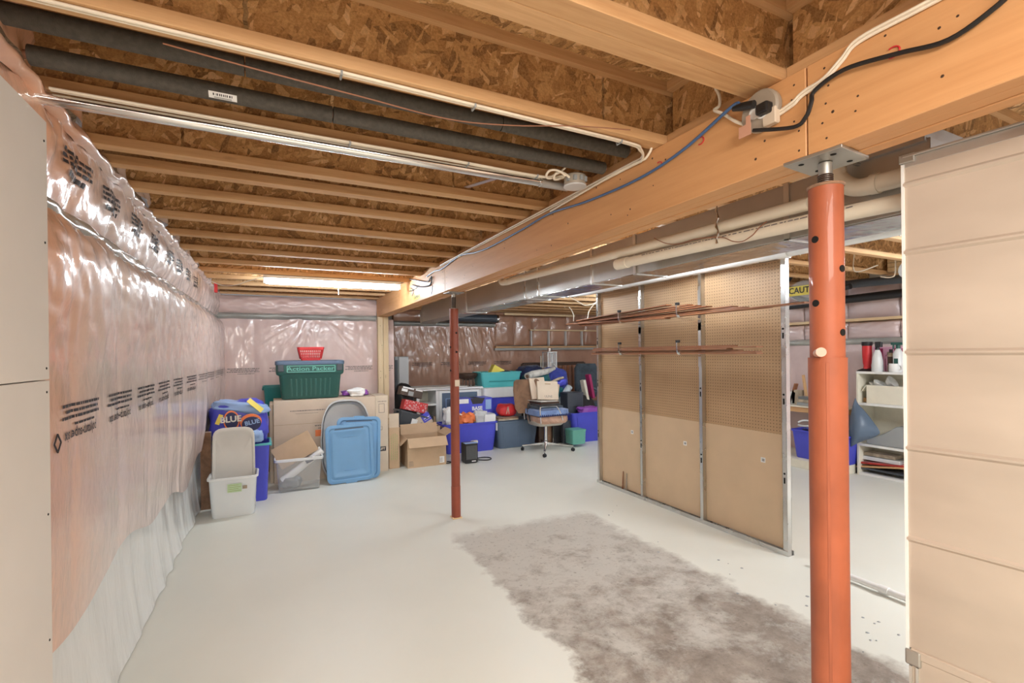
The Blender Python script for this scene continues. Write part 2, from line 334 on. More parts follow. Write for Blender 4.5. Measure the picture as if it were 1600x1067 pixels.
# ---- ceiling: subfloor + I-joists (flanges + strand board webs), blocking over the beam
ceil_=MB().box((-1.1,YN-.2,ZS),(XR+.4,YB2+.4,ZS+.03)).build('ceiling',M['osb_z']); ceil_['kind']='structure'
JOIST=[-1.46,-.98,-.50,-.02,.48,1.005,1.07,1.52,2.04,2.47,2.685,3.04,3.56,4.04,4.56,5.13,5.64,6.12,6.62,7.1,7.58]
JOIST_R=JOIST[:-1]+[7.62,8.1,8.58,9.05]
_mesh={}
def joist(y,x0,x1,k):
    key=(x0,x1,k%3)
    if key not in _mesh:
        fl=MB().box((x0,-.032,0),(x1,.032,.040)); tf=MB().box((x0,-.032,.222),(x1,.032,.26))
        web=MB(); cut=[x0]; c=x0+.35+.28*(k%3)
        while c<x1-.2: cut.append(c); c+=1.22
        cut.append(x1); rnd=random.Random(k%3)
        for a,b in zip(cut,cut[1:]):
            n=9
            zs=[.040+.182*i/n for i in range(n+1)]
            la=[a+.004+.004*(i%2) if a!=x0 else a for i in range(n+1)]; lb=[b-.004+.004*(i%2)-.004 if b!=x1 else b for i in range(n+1)]
            for yy,fl_ in ((-.0055,1),(.0055,0)):
                vs=[(la[i],yy,zs[i]) for i in range(n+1)]+[(lb[i],yy,zs[i]) for i in range(n+1)]
                web.add(vs,[((i,n+1+i,n+2+i,i+1) if fl_ else (i+1,n+2+i,n+1+i,i)) for i in range(n)])
            for q,l in ((a,la),(b,lb)):
                web.add([(l[i],-.0055,zs[i]) for i in range(n+1)]+[(l[i],.0055,zs[i]) for i in range(n+1)],[(i,i+1,n+2+i,n+1+i) for i in range(n)])
            web.box((a+.002,-.001,.04),(b-.002,.001,.222)) if False else None
        o=web.build('joist_web',M['osb_y']); f=fl.build('bottom_flange',M['wood_x'],o,bevel=.002); t=tf.build('top_flange',M['wood_x'],o)
        _mesh[key]=o; o.parent=ceil_; o.location=(0,y,ZJ); return o
    c=copy_tree(_mesh[key],ceil_); c.location=(0,y,ZJ); return c
for k,y in enumerate(JOIST): joist(y,-.69,1.52,k)
for k,y in enumerate(JOIST_R):
    if 1.05<y<1.1 or 2.6<y<2.7: continue
    joist(y,1.525,XR+.05,k)
allj=[y for y in JOIST if not (1.03<y<1.1 or 2.6<y<2.75)]
for a,b in zip(JOIST,JOIST[1:]):
    if b-a<.12: continue
    wb=MB().box((1.495,a+.034,ZJ+.04),(1.506,b-.034,ZJ+.222)).build('blocking_web',M['osb_x'],ceil_)
    MB().box((1.462,a+.034,ZJ),(1.52,b-.034,ZJ+.04)).build('blocking_bottom_flange',M['wood_y'],wb)
    MB().box((1.462,a+.034,ZJ+.222),(1.52,b-.034,ZJ+.26)).build('blocking_top_flange',M['wood_y'],wb)
# ---- plastic covered insulated walls: height fields
def nz(x,y,z): return noise.noise(Vector((x,y,z)))
def sheet(name, fn, us, vs_, m, parent=None, smooth=True):
    v=[];f=[];nu=len(us)
    for b in vs_:
        for a in us: v.append(fn(a,b))
    for j in range(len(vs_)-1):
        for i in range(nu-1):
            k=j*nu+i; f.append((k,k+1,k+nu+1,k+nu))
    me=bpy.data.meshes.new(name); me.from_pydata(v,[],f); me.update()
    for p in me.polygons: p.use_smooth=smooth
    me.materials.append(m); o=bpy.data.objects.new(name,me); COL.objects.link(o); o.parent=parent; return o
def frange(a,b,s):
    n=max(2,int(round((b-a)/s))); return [a+(b-a)*i/n for i in range(n+1)]
def ss(a,b,x):
    t=min(1,max(0,(x-a)/(b-a))); return t*t*(3-2*t)
def zb_left(y): return .53+.07*math.sin(y*2.1+.9)+.05*math.sin(y*4.7)+.11*ss(2.9,2.1,y)
def wr(u,z,top,s=1.0):
    """wrinkle relief of a hung polythene sheet; strongest under the top edge"""
    k=ss(top-.75,top-.05,z)
    a=nz(u*3.2*s,z*2.4,3.1)*.012+nz(u*12*s,z*5+u,7.7)*.0012
    b=nz(u*16*s+z*5,z*7,1.7)*.014*k+abs(nz(u*7,z*13+u*3,9.2))*.012*k
    fold=.016*math.exp(-((u-3.52-.06*(z-1.4))/.022)**2)*ss(.6,1.1,z)+.012*math.exp(-((u-4.6)/.03)**2)+.018*math.exp(-((u-5.75)/.05)**2)
    return a+b+fold
def lw(y,z):
    f=((y+.1)/.61)%1; bay=(4*f*(1-f))**.5
    x=XL+.012+.016*bay*ss(.5,.9,z)*ss(2.08,1.9,z)+wr(y,z,2.07)*(.62+.38*ss(1.3,1.8,z))
    x+=.03*ss(1.55,1.95,z)*ss(2.09,2.0,z)+.075*ss(4.3,6.6,y)*max(0,math.sin(PI*min(1,max(0,(z-.55)/1.53))))**.7
    return x
wl=MB().box((-1.0,YN,0),(-.80,YB2,ZJ)).build('wall_left',M['block']); wl['kind']='structure'
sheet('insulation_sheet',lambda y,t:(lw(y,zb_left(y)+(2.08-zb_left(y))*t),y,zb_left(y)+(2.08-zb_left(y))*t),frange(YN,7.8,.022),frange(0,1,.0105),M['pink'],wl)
def skirt(y,t):
    z=(zb_left(y)+.03)*(1-t); p=nz(y*4,z*1.6,4.4)*.020+nz(y*13,z*1.8,2.2)*.005
    return (XL-.035+.05*t*t+p*(.4+t),y,z+.004)
sheet('loose_plastic_skirt',skirt,frange(YN,7.75,.022),frange(0,1,.04),M['skirt'],wl)
def upper(y,t):
    z=2.085+.33*t; f=((y+.1)/.49)%1; bay=(4*f*(1-f))**.6
    x=XL-.01+(.025+.018*bay)*max(0,math.sin(PI*min(1,t)))**.7+.03*t+nz(y*10,z*9,6)*.014+abs(nz(y*26,z*18,2))*.010
    return (x,y,z)
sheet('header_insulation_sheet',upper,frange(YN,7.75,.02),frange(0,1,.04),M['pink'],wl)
def crease(y,t):
    a=t*PI; return (XL+.004+.026*math.sin(a)+nz(y*8,t*3,1)*.012,y,2.055+.055*(1-math.cos(a))/2+nz(y*5,t,5)*.012)
sheet('plastic_fold',crease,frange(YN,7.75,.03),frange(0,1,.12),M['fold'],wl)
def gather(y,t):
    a=t*PI*1.2; return (XL+.03+.035*math.sin(a)+nz(y*10,t*3,8)*.02,y,2.385+.045*(1-math.cos(a))/2+nz(y*7,t,5)*.02)
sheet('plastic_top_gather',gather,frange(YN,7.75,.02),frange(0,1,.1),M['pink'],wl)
# insulation plugs at the joist ends
for a,b in zip(JOIST,JOIST[1:]):
    if b-a<.3 or a<0: continue
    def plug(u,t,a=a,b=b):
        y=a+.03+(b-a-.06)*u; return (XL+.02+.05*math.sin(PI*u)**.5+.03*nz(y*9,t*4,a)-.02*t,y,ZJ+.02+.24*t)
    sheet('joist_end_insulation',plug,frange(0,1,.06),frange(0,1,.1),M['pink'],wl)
# print on the polythene (upside down, repeated)
def wl_warp(p): return Vector((lw(p.y,p.z)+.004,p.y,p.z))
def dashes(mb,u0,u1,z,h,rnd,fn,gap=.006):
    u=u0
    while u<u1:
        l=rnd.uniform(.012,.05); e=min(u+l,u1)
        n=3
        mb.add([fn(u+(e-u)*i/n,zz) for zz in (z-h/2,z+h/2) for i in range(n+1)],[(i,i+1,n+2+i,n+1+i) for i in range(n)])
        u=e+gap
def print_block(u0,u1,zc,fn,parent,kind,ink,rnd,big=True):
    L_=u1-u0; mb=MB(); flat=lambda u,z:tuple(fn(u,z))
    for k,(a,b) in enumerate(((.06,1),(.14,.96),(.04,1))): dashes(mb,u0+a*L_,u0+b*L_,zc+.050-.022*k,.011,rnd,flat)
    dashes(mb,u0+.35*L_,u0+.85*L_,zc-.022,.009,rnd,flat)
    mb.build('small_print',ink,parent)
    if big:
        w_=(lambda p:fn(p.y,p.z)) if kind=='+x' else (lambda p:fn(p.x,p.z))
        base=(0,(u0+u1)/2,zc-.062) if kind=='+x' else ((u0+u1)/2,0,zc-.062)
        text('printed_name','polytarp-super six',.056,FACE(base,kind,PI),ink,parent,sx=L_/.50,warp=w_,bold=.0008)
rnd=random.Random(3); y=2.16
fnl=lambda y,z:Vector((lw(y,z)+.004,y,z))
while y<7.2:
    print_block(y+.05,y+.47,1.335,fnl,wl,'+x',M['ink'] if y<5 else M['greyink'],rnd,big=y<5.2)
    y+=.53
tri=MB(); 
for s in (1,-1):
    for a,b in (((-.035,.0),(0,.035)),((0,.035),(.035,0))):
        pa=fnl(2.185+a[0]*.8,1.265+a[1]*.9*s); pb=fnl(2.185+b[0]*.8,1.265+b[1]*.9*s); tri.bar(pa,pb,.003,.005)
tri.build('triangle_mark',M['ink'],wl)
fnu=lambda y,z:Vector((upper(y,(z-2.085)/.33)[0]+.006,y,z))
y=2.2
while y<5.6:
    mb=MB()
    for k in range(3): dashes(mb,y,y+.26,2.30-.022*k-.0*y,.013,rnd,lambda u,z:tuple(fnu(u,z)))
    dashes(mb,y+.04,y+.22,2.225,.02,rnd,lambda u,z:tuple(fnu(u,z)))
    mb.build('small_print',M['ink'],wl); y+=.44
# ---- back wall, left bay
wb=MB().box((-1.0,YB1+.10,0),(1.72,YB1+.3,ZJ)).build('wall_back',M['block']); wb['kind']='structure'
def bwf(x,z,Y=YB1):
    f=((x+.25)/.61)%1; bay=(4*f*(1-f))**.5
    k=ss(1.2,2.05,z); r=math.atan2(z-2.2,x-.55)
    rad=abs(nz(r*14,1.3,5))*.030*k*ss(1.2,.1,abs(x-.55))
    return Y-.02*bay*ss(2.1,1.95,z)-rad-nz(x*5,z*1.4,3)*.014-nz(x*14,z*4,8)*.006
sheet('insulation_sheet',lambda x,t:(x,bwf(x,.45+1.66*t),.45+1.66*t),frange(-.72,1.72,.018),frange(0,1,.012),M['pinkb'],wb)
sheet('loose_plastic_skirt',lambda x,t:(x,YB1+.03+.015*nz(x*12,t*2,1),.47*(1-t)+.004),frange(-.72,1.72,.03),frange(0,1,.1),M['skirt'],wb)
sheet('plastic_fold',lambda x,t:(x,YB1-.01-.05*math.sin(t*PI)+.008*nz(x*9,t*3,2),2.08+.09*t+.012*nz(x*5,t,4)),frange(-.72,1.44,.03),frange(0,1,.08),M['fold'],wb)
sheet('header_insulation_sheet',lambda x,t:(x,YB1-.03-.07*math.sin(t*PI)**.6-.02*nz(x*8,t*5,2),2.16+.25*t),frange(-.72,1.44,.03),frange(0,1,.05),M['pinkb'],wb)
fnb=lambda x,z:Vector((x,bwf(x,z)-.004,z))
x=-.60
while x<1.6:
    print_block(x,min(x+.42,1.70),1.33,fnb,wb,'-y',M['greyink'],rnd,big=False); x+=.52
# return to the deeper right bay
rt=MB().box((1.60,YB1+.09,0),(1.71,YB2,ZJ)).build('wall_return',M['block']); rt['kind']='structure'
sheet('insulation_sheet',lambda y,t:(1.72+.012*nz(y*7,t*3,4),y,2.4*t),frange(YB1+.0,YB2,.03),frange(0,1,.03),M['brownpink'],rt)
# ---- back wall, right bay (deeper)
wr_=MB().box((1.60,YB2+.12,0),(XR+.3,YB2+.3,ZS)).build('wall_back_right',M['block']); wr_['kind']='structure'
def rbf(x,z):
    k=ss(.9,1.4,z)*ss(2.1,1.9,z); d=abs(nz(x*13+z*3,z*2.2,5))*.045*k*ss(4.6,3.9,x)
    return YB2-d-nz(x*4,z*1.2,3)*.02-.006*nz(x*22,z*8,3)
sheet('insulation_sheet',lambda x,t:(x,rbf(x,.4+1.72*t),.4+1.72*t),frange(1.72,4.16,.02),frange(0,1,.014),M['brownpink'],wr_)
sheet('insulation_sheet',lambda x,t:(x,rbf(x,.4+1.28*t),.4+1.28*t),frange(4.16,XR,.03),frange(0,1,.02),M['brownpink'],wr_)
sheet('loose_plastic_skirt',lambda x,t:(x,YB2+.04,.42*(1-t)+.004),frange(1.72,XR,.1),frange(0,1,.2),M['skirt'],wr_)
sheet('plastic_fold',lambda x,t:(x,YB2-.06*math.sin(t*PI)-.01*nz(x*7,t*3,2),2.10+.09*t+.01*nz(x*5,t,4)),frange(1.72,4.16,.04),frange(0,1,.1),M['fold'],wr_)
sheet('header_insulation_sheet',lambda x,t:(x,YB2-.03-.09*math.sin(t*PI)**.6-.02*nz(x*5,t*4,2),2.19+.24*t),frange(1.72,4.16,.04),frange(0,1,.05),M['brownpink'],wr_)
def pillow(x,t,x0,x1,z0,z1):
    u=(x-x0)/(x1-x0); return (x,YB2+.02-.06*(4*max(0,u*(1-u)))**.4*math.sin(PI*t)**.4-.015*nz(x*9,t*5,x0),z0+(z1-z0)*t)
xs=[4.16,4.62,5.05,5.5,5.95,6.45,XR]
for a,b in zip(xs,xs[1:]):
    sheet('insulation_pillow',lambda x,t,a=a,b=b:pillow(x,t,a,b,1.72,2.44),frange(a,b,.03),frange(0,1,.04),M['brownpink'],wr_)
MB().box((4.12,YB2-.15,1.665),(XR,YB2+.1,1.70)).build('wall_plate',M['wood_x'],wr_)
MB().box((4.12,YB2-.11,1.615),(XR,YB2+.1,1.665)).build('wall_plate',M['fold'],wr_)
MB().box((4.95,YB2-.12,2.035),(XR,YB2+.0,2.062)).build('nailing_strip',M['pale_x'],wr_)
for x in (4.98,5.42,5.86,6.3): MB().box((x,YB2-.10,1.70),(x+.02,YB2-.03,2.035)).build('plastic_seam',M['skirt'],wr_)
fnr=lambda x,z:Vector((x,rbf(x,z)-.006,z)); x=1.8
while x<4.4:
    print_block(x,x+.42,1.335,fnr,wr_,'-y',M['ink'],rnd,big=False); x+=.58
# ---- right wall
wR=MB().box((XR+.05,YN,0),(XR+.3,YB2,ZS)).build('wall_right',M['block']); wR['kind']='structure'
sheet('insulation_sheet',lambda y,t:(XR-.012*nz(y*5,t*3,3)-.006*nz(y*17,t*12,1),y,1.64*t),frange(YN,YB2,.03),frange(0,1,.03),M['lilac'],wR)
sheet('plastic_fold',lambda y,t:(XR-.01-.03*math.sin(t*PI)-.01*nz(y*9,t*3,2),y,1.62+.08*t),frange(YN,YB2,.03),frange(0,1,.1),M['fold'],wR)
ys=frange(.2,YB2,.62)
for a,b in zip(ys,ys[1:]):
    for z0,z1 in ((1.69,1.92),(1.96,2.42)):
        sheet('insulation_pillow',lambda y,t,a=a,b=b,z0=z0,z1=z1:(XR+.02-.08*(4*max(0,(y-a)/(b-a)*(1-(y-a)/(b-a))))**.4*math.sin(PI*t)**.5-.015*nz(y*9,t*5,a),y,z0+(z1-z0)*t),frange(a,b,.03),frange(0,1,.05),M['lilac'],wR)
MB().box((XR-.12,YN,1.925),(XR+.05,YB2,1.958)).build('wall_plate',M['pale_y'],wR)
# ---- wall behind the camera and its side
n_=MB().box((-1.0,YN-.2,0),(XR+.3,YN,ZS)).build('wall_front',M['drywall']); n_['kind']='structure'
# ---- drywall sheets near the left
pn=thing('wall_partition','',None,(-.6,1.90,0)); 
for k in ('label','category'): 
    if k in pn: del pn[k]
pn['kind']='structure'; pn.name='wall_partition_left'
MB().box((-.085,-4.2,.0),(0,0,1.494)).build('drywall_sheet',M['drywall'],pn,bevel=.002)
MB().box((-.085,-4.2,1.497),(0,0,2.265)).build('drywall_sheet',M['drywall'],pn,bevel=.002)
sc=MB()
for z in (.35,.73,1.10,1.46,1.53,1.9,2.2):
    sc.lathe([(.004,0),(.003,.0015)],8,M=Matrix.Translation((0,-.022,z))@Matrix.Rotation(PI/2,4,'Y'))
sc.build('screws',M['hole'],pn)['kind']='stuff'
# ================================================================== MAIN BEAM + POST
bm_=thing('support_beam','long laminated timber support beam running from upper right to the far timber post','beam',(1.44,7.78,2.141))
def bb(x0,x1,y0,y1,z0,z1,name='ply_board'): return MB().box((x0,y0-7.78,z0),(x1,y1-7.78,z1)).build(name,M['beam'],bm_,bevel=.0025)
bb(0,.052,YN,.894,0,.268); bb(0,.052,.898,4.296,0,.268); bb(0,.052,4.300,7.62,0,.268)
bb(.054,.106,YN,2.6,.002,.266); bb(.054,.106,2.603,7.62,.002,.266)
bb(.108,.160,YN,1.55,-.001,.268); bb(.108,.160,1.553,5.1,-.001,.268); bb(.108,.160,5.103,7.62,-.001,.268)
nh=MB(); rnd=random.Random(11)
def nail(y,z,r=.0035): nh.lathe([(r,0),(r*.7,.0012)],7,M=Matrix.Translation((0,y-7.78,z-2.141))@Matrix.Rotation(-PI/2,4,'Y'))
for y in (.84,.93,4.25,4.35):
    for z in (2.17,2.22,2.27,2.32,2.37): nail(y+rnd.uniform(-.012,.012),z+rnd.uniform(-.01,.01))
for k in range(44): nail(.4+7.2*rnd.random()**1.4,2.16+.22*rnd.random(),rnd.uniform(.003,.005))
nh.build('nail_heads',M['darkbrown'],bm_)['kind']='stuff'
ms=MB()
for y,z in ((1.294,2.345),(1.51,2.331),(.671,2.324)):
    pts=[(-.002,y-7.78+.016*math.cos(a),z-2.141+.013*math.sin(a)) for a in [math.radians(d) for d in range(60,320,20)]]; ms.tube(pts,.0022,6)
ms.build('red_crayon_mark',M['red'],bm_)
cl=MB().box((-.003,5.16-7.78,.035),(0,5.42-7.78,.075)).build('warning_label',M['yellow'],bm_)
text('label_text','CAUTION',.035,FACE((-.0045,5.29-7.78,.055),'-x'),M['ink'],cl,sx=1.25,bold=.001)
tp=thing('timber_post','pale timber post standing under the far end of the beam','post',(1.44,7.53,0))
MB().box((0,0,0),(.078,.085,2.139)).build('post_board',M['pale_z'],tp,bevel=.003)
MB().box((.082,.0,0),(.16,.085,2.139)).build('post_board',M['pale_z'],tp,bevel=.003)
nh=MB()
for z in (.4,.8,1.2,1.3,1.7,2.0): nh.lathe([(.005,0),(.004,.001)],7,M=Matrix.Translation((.05+.02*math.sin(z*9),-.0005,z))@Matrix.Rotation(PI/2,4,'X'))
nh.build('nail_heads',M['darkbrown'],tp)['kind']='stuff'
# ---- steel jack posts
def jackpost(name,label,loc,r_up,r_lo,z_lo,z_up,z_top,m,plate,rot,holes,collar=True):
    t=thing(name,label,'post',loc)
    body=MB()
    body.lathe([(r_lo,.0),(r_lo,z_lo)],32,cap0=True,cap1=True).build('lower_tube',m,t,smooth=True)
    up=MB().lathe([(r_up,z_lo-.02),(r_up,z_up)],32).build('upper_tube',m,t,smooth=True)
    if collar: MB().lathe([(r_up+.001,z_up-.003),(r_up+.0035,z_up-.001),(r_up+.0035,z_up+.005),(r_up-.020,z_up+.005)],28).build('tube_cap',M['c_brown'],t,smooth=True)
    MB().lathe([(.019,z_up),(.019,z_top-.012)],18).build('screw_shaft',M['galvd'],t,smooth=True)
    th=MB()
    z=z_up+.006
    while z<z_top-.05: th.lathe([(.019,z),(.0215,z+.0025),(.019,z+.005)],18,cap0=False,cap1=False); z+=.0055
    th.build('screw_thread',M['darkbrown'],t,smooth=True)
    Mp=Matrix.Rotation(rot,4,'Z')
    MB(Mp).box((-plate/2,-plate/2,z_top-.010),(plate/2,plate/2,z_top)).build('top_plate',M['galvd'],t,bevel=.001)
    hb=MB(Mp)
    for sx,sy in ((.6,.55),(-.6,.55),(.6,-.55),(-.6,-.55)): hb.lathe([(.008,0),(.008,.0008)],10,c=(sx*plate/2,sy*plate/2,z_top-.0112))
    hb.build('plate_hole',M['hole'],t)['kind']='stuff'
    MB().box((-r_lo*1.02,-r_lo*1.02,0),(r_lo*1.02,r_lo*1.02,.012)).build('base_plate',M['pale_x'],t,bevel=.001)
    for ang,z in holes:
        Mh=Matrix.Rotation(ang,4,'Z')@Matrix.Translation((0,-(r_up if z>z_lo else r_lo)-.0006,z))@Matrix.Rotation(PI/2,4,'X')
        MB().lathe([(.0105,-.004),(.0105,.001)],16,M=Mh).build('pin_hole',M['hole'],t)
    return t
a_=math.radians
np_=jackpost('jack_post','thick orange-red adjustable steel jack post in the right foreground',(1.52,.89,0),.0465,.0515,1.535,2.055,2.141,M['redpost'],.165,a_(5),
   [(a_(-97),1.893),(a_(-3),1.80),(a_(-97),1.70),(a_(-3),1.61)])
MB().tube([(-.040,.006,1.548),(-.078,-.028,1.552)],[.012,.014],14).build('locking_pin',M['peach'],np_,smooth=True)
MB(Matrix.Rotation(a_(-60),4,'Z')).box((-.004,-.0524,.1),(.004,-.051,1.52)).build('weld_seam',M['redpost'],np_,bevel=.0006)
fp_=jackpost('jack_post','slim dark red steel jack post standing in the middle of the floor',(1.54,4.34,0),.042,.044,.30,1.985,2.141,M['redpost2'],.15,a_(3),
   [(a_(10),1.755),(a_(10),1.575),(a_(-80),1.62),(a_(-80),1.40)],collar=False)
MB().box((-.012,-.0445,1.25),(.034,-.040,1.31)).build('paper_tag',M['card3'],fp_)
# ================================================================== CEILING SERVICES, LEFT BAY
def cable(name,label,pts,r,m,group=None,flat=1.0,sm=6,cat='cable'):
    o=MB().tube(smooth_path(pts,sm),r,8,flat=flat).build(name,m,smooth=True); return tag(o,label,cat,group)
for nm,lb,yy,zz,x1 in (('foam_pipe','grey foam-insulated pipe, nearer to the camera of the two under the joists',1.69,2.452,1.42),('foam_pipe','grey foam-insulated pipe with a white barcode label, farther of the two',1.845,2.43,1.41)):
    t=thing(nm,lb,'pipe',(-.62,yy,zz))
    segs=[0,.55,1.42,x1+.62] if zz>2.44 else [0,.82,x1+.62]
    for a,b in zip(segs,segs[1:]): MB().tube([(a+.002,0,0),(b-.002,0,0)],.028,20).build('foam_sleeve',M['foam'],t,smooth=True)
    MB().tube([(-.01,0,0),(x1+.635,0,0)],.012,12).build('copper_pipe',M['brownc'],t,smooth=True)
    if zz<2.44:
        fr=lambda a:(.037+.0006)
        lb_=MB(); n=5
        vs=[(x,-.0286*math.cos(a),-.0286*math.sin(a)) for x in (.44,.52) for a in [a_(25+k*9) for k in range(n+1)]]
        lb_.add(vs,[(i,i+1,n+2+i,n+1+i) for i in range(n)]); lbo=lb_.build('barcode_label',M['cwhite'],t)
        bars=MB(); x=.452
        rb=random.Random(2)
        while x<.508:
            ww=rb.uniform(.0012,.004); bars.add([(xx,-.0290*math.cos(a),-.0290*math.sin(a)) for xx in (x,x+ww) for a in (a_(34),a_(48))],[(0,1,3,2)]); x+=ww+rb.uniform(.0015,.004)
        for a in (56,60,64): bars.add([(xx,-.0290*math.cos(q),-.0290*math.sin(q)) for xx in (.455,.505) for q in (a_(a),a_(a+1.6))],[(0,1,3,2)])
        bars.build('barcode',M['ink'],lbo)
# shiny round metal pipe under joist at Y 2.0
t=thing('metal_pipe','shiny silver-white metal pipe running below the joist beside the cables','pipe',(-.68,2.02,2.385))
MB().tube([(0,0,0),(1.84,0,0)],.021,20).build('pipe_body',M['chrome'],t,smooth=True)
MB().tube([(1.84,0,0),(2.0,0,0)],.0225,20).build('end_sleeve',M['galv'],t,smooth=True)
MB().tube([(1.835,0,0),(1.845,0,0)],.024,20).build('joint_ring',M['steel'],t,smooth=True)
MB().bar((1.70,-.02,.018),(1.60,.36,.052),.028,.003).build('hanger_strap',M['steel'],t)
# white twin cable below joist 1.52 turning along the beam
for dz,k in ((0,0),(.009,1)):
    cable('twin_cable','white cable under the near joist turning along the beam, the %s strand'%('nearer','farther')[k],
      [(-.62,1.50+dz*1.2,2.404),(.1,1.505+dz*1.2,2.403),(.8,1.515+dz*1.2,2.402),(1.28,1.52+dz*1.2,2.401),(1.37,1.54+dz,2.396),(1.425,1.60,2.38+dz*1.5),(1.428,1.72,2.382+dz*1.3),(1.428,2.6,2.385+dz*1.3),(1.429,3.4,2.388+dz*1.3),(1.43,4.4,2.39+dz*1.3)],.0048,M['wcable'],'twin cables under the near joist')
    cable('twin_cable','white cable beside the silver pipe ending at the junction box, the %s strand'%('nearer','farther')[k],
      [(-.62,1.985+dz*1.2,2.404),(.2,1.99+dz*1.2,2.403),(.7,1.985+dz*1.2,2.402),(1.14,1.99+dz*1.2,2.401),(1.20,1.94,2.40),(1.22,1.90-.02*k,2.415)],.0048,M['wcable'],'twin cables at the silver pipe')
st=MB()
for x,y in ((.19,1.51),(.62,1.517),(1.25,1.525),(.28,1.992),(.78,1.992),(1.13,1.992)): st.tube([(x,y-.012,2.404),(x,y-.01,2.394),(x,y+.02,2.394),(x,y+.022,2.404)],.0035,6)
tag(st.build('cable_staples',M['midgrey']),'small metal staples holding the white cables to the joists','staples',kind='stuff')
for k,(r,cx,cz) in enumerate(((.042,1.205,2.395),(.034,1.235,2.392))):
    cable('cable_coil','loop of white cable beside the round junction box, %s'%('the larger loop' if k==0 else 'the smaller loop'),[(cx+r*1.3*math.cos(a),1.93+r*.9*math.sin(a),cz+.01*math.sin(a*2)) for a in [a_(d) for d in range(10,330,32)]],.0055,M['wcable'],sm=4)
t=thing('junction_box','round grey junction box with a blank cover beside the beam','junction box',(1.305,1.93,2.355))
MB().lathe([(.050,0),(.052,.003),(.052,.048),(.048,.052)],28).build('box_body',M['greyplast'],t,smooth=True)
MB().lathe([(.053,-.004),(.055,-.002),(.055,.002)],28).build('blank_cover',M['tubgrey'],t,smooth=True)
kk=MB()
for a in (200,235,270,305): kk.box((.050*math.cos(a_(a))-.008,.050*math.sin(a_(a))-.008,.015),(.050*math.cos(a_(a))+.008,.050*math.sin(a_(a))+.008,.038))
kk.build('knockout_tab',M['midgrey'],t)
cable('thin_wire','thin brown wire sagging diagonally below the foam pipes',[tuple(W(px,py,Z=z)) for px,py,z in ((255,68,2.40),(400,108,2.37),(560,150,2.36),(700,186,2.36),(800,196,2.37),(900,197,2.385),(985,203,2.395))],.0022,M['brownc'])
# lit fluorescent strip lamp
def strip_lamp(name,label,loc,length,rot,pull=True,tubes=1):
    t=thing(name,label,'lamp',loc,rot)
    MB().box((0,-.045,.022),(length,.045,.055)).build('lamp_housing',M['white'],t,bevel=.004)
    for k in range(tubes):
        y0=(k-(tubes-1)/2)*.06
        MB().tube([(.03,y0,-.012),(length-.03,y0,-.012)],.024,14).build('lamp_tube',M['tube'],t,smooth=True)
        for a in (0,length-.03): MB().box((a,y0-.017,-.03),(a+.03,y0+.017,.014)).build('lamp_holder',M['white'],t,bevel=.002)
    if pull: MB().tube([(length*.52,.03,.0),(length*.52,.03,-.115)],.004,8).build('pull_cord',M['cwhite'],t)
    return t
strip_lamp('strip_lamp','lit fluorescent strip lamp below the far joists left of the beam',(-.09,5.66,2.35),1.44,0)
cable('lamp_cable','white cable drooping from the left wall toward the lit strip lamp',[(-.62,6.3,2.40),(-.5,6.25,2.35),(-.36,6.1,2.345),(-.25,5.95,2.37),(-.09,5.75,2.40)],.005,M['wcable'])
strip_lamp('strip_lamp','lit fluorescent strip lamp on the right hidden behind the metal plenum',(4.6,1.52,2.354),1.3,a_(0),False)
strip_lamp('strip_lamp','lit fluorescent strip lamp hidden above the duct over the stored boxes',(2.55,5.13,2.354),1.2,a_(0),False)
strip_lamp('strip_lamp','lit fluorescent strip lamp above the far side of the perforated board rack',(4.6,5.64,2.354),1.2,a_(0),False)
strip_lamp('strip_lamp','lit fluorescent strip lamp between the joists over the bare patch of floor',(2.45,3.04,2.354),1.0,a_(0),False)
# red tag + loops on beam far end
mb=MB().box((-.60,6.42,2.29),(-.57,6.48,2.40)).build('red_tag',M['red']); tag(mb,'small red tag hanging at the top of the left wall','tag')
for k,(pts,r) in enumerate(((((640,436),(650,438),(668,440),(674,432),(672,445),(656,448),(645,445)),.007),(((600,446),(606,452),(602,458)),.004),(((655,446),(648,452),(640,455)),.004),(((612,455),(618,447),(626,443),(634,440)),.005),(((676,446),(675,455),(674,460)),.004),(((644,462),(646,455),(642,450)),.004))):
    p=[tuple(W(px,py,X=1.43-.006*(i%2))) for i,(px,py) in enumerate(pts)]
    cable('cord_end','black cord scrap tacked near the beam warning label, %s'%('knotted thick piece','left-hand bit near the lamp','bit beside the knot','wavy piece toward the lamp','right-hand hanging bit','bit just above the label')[k],p,r,M['blackc'])
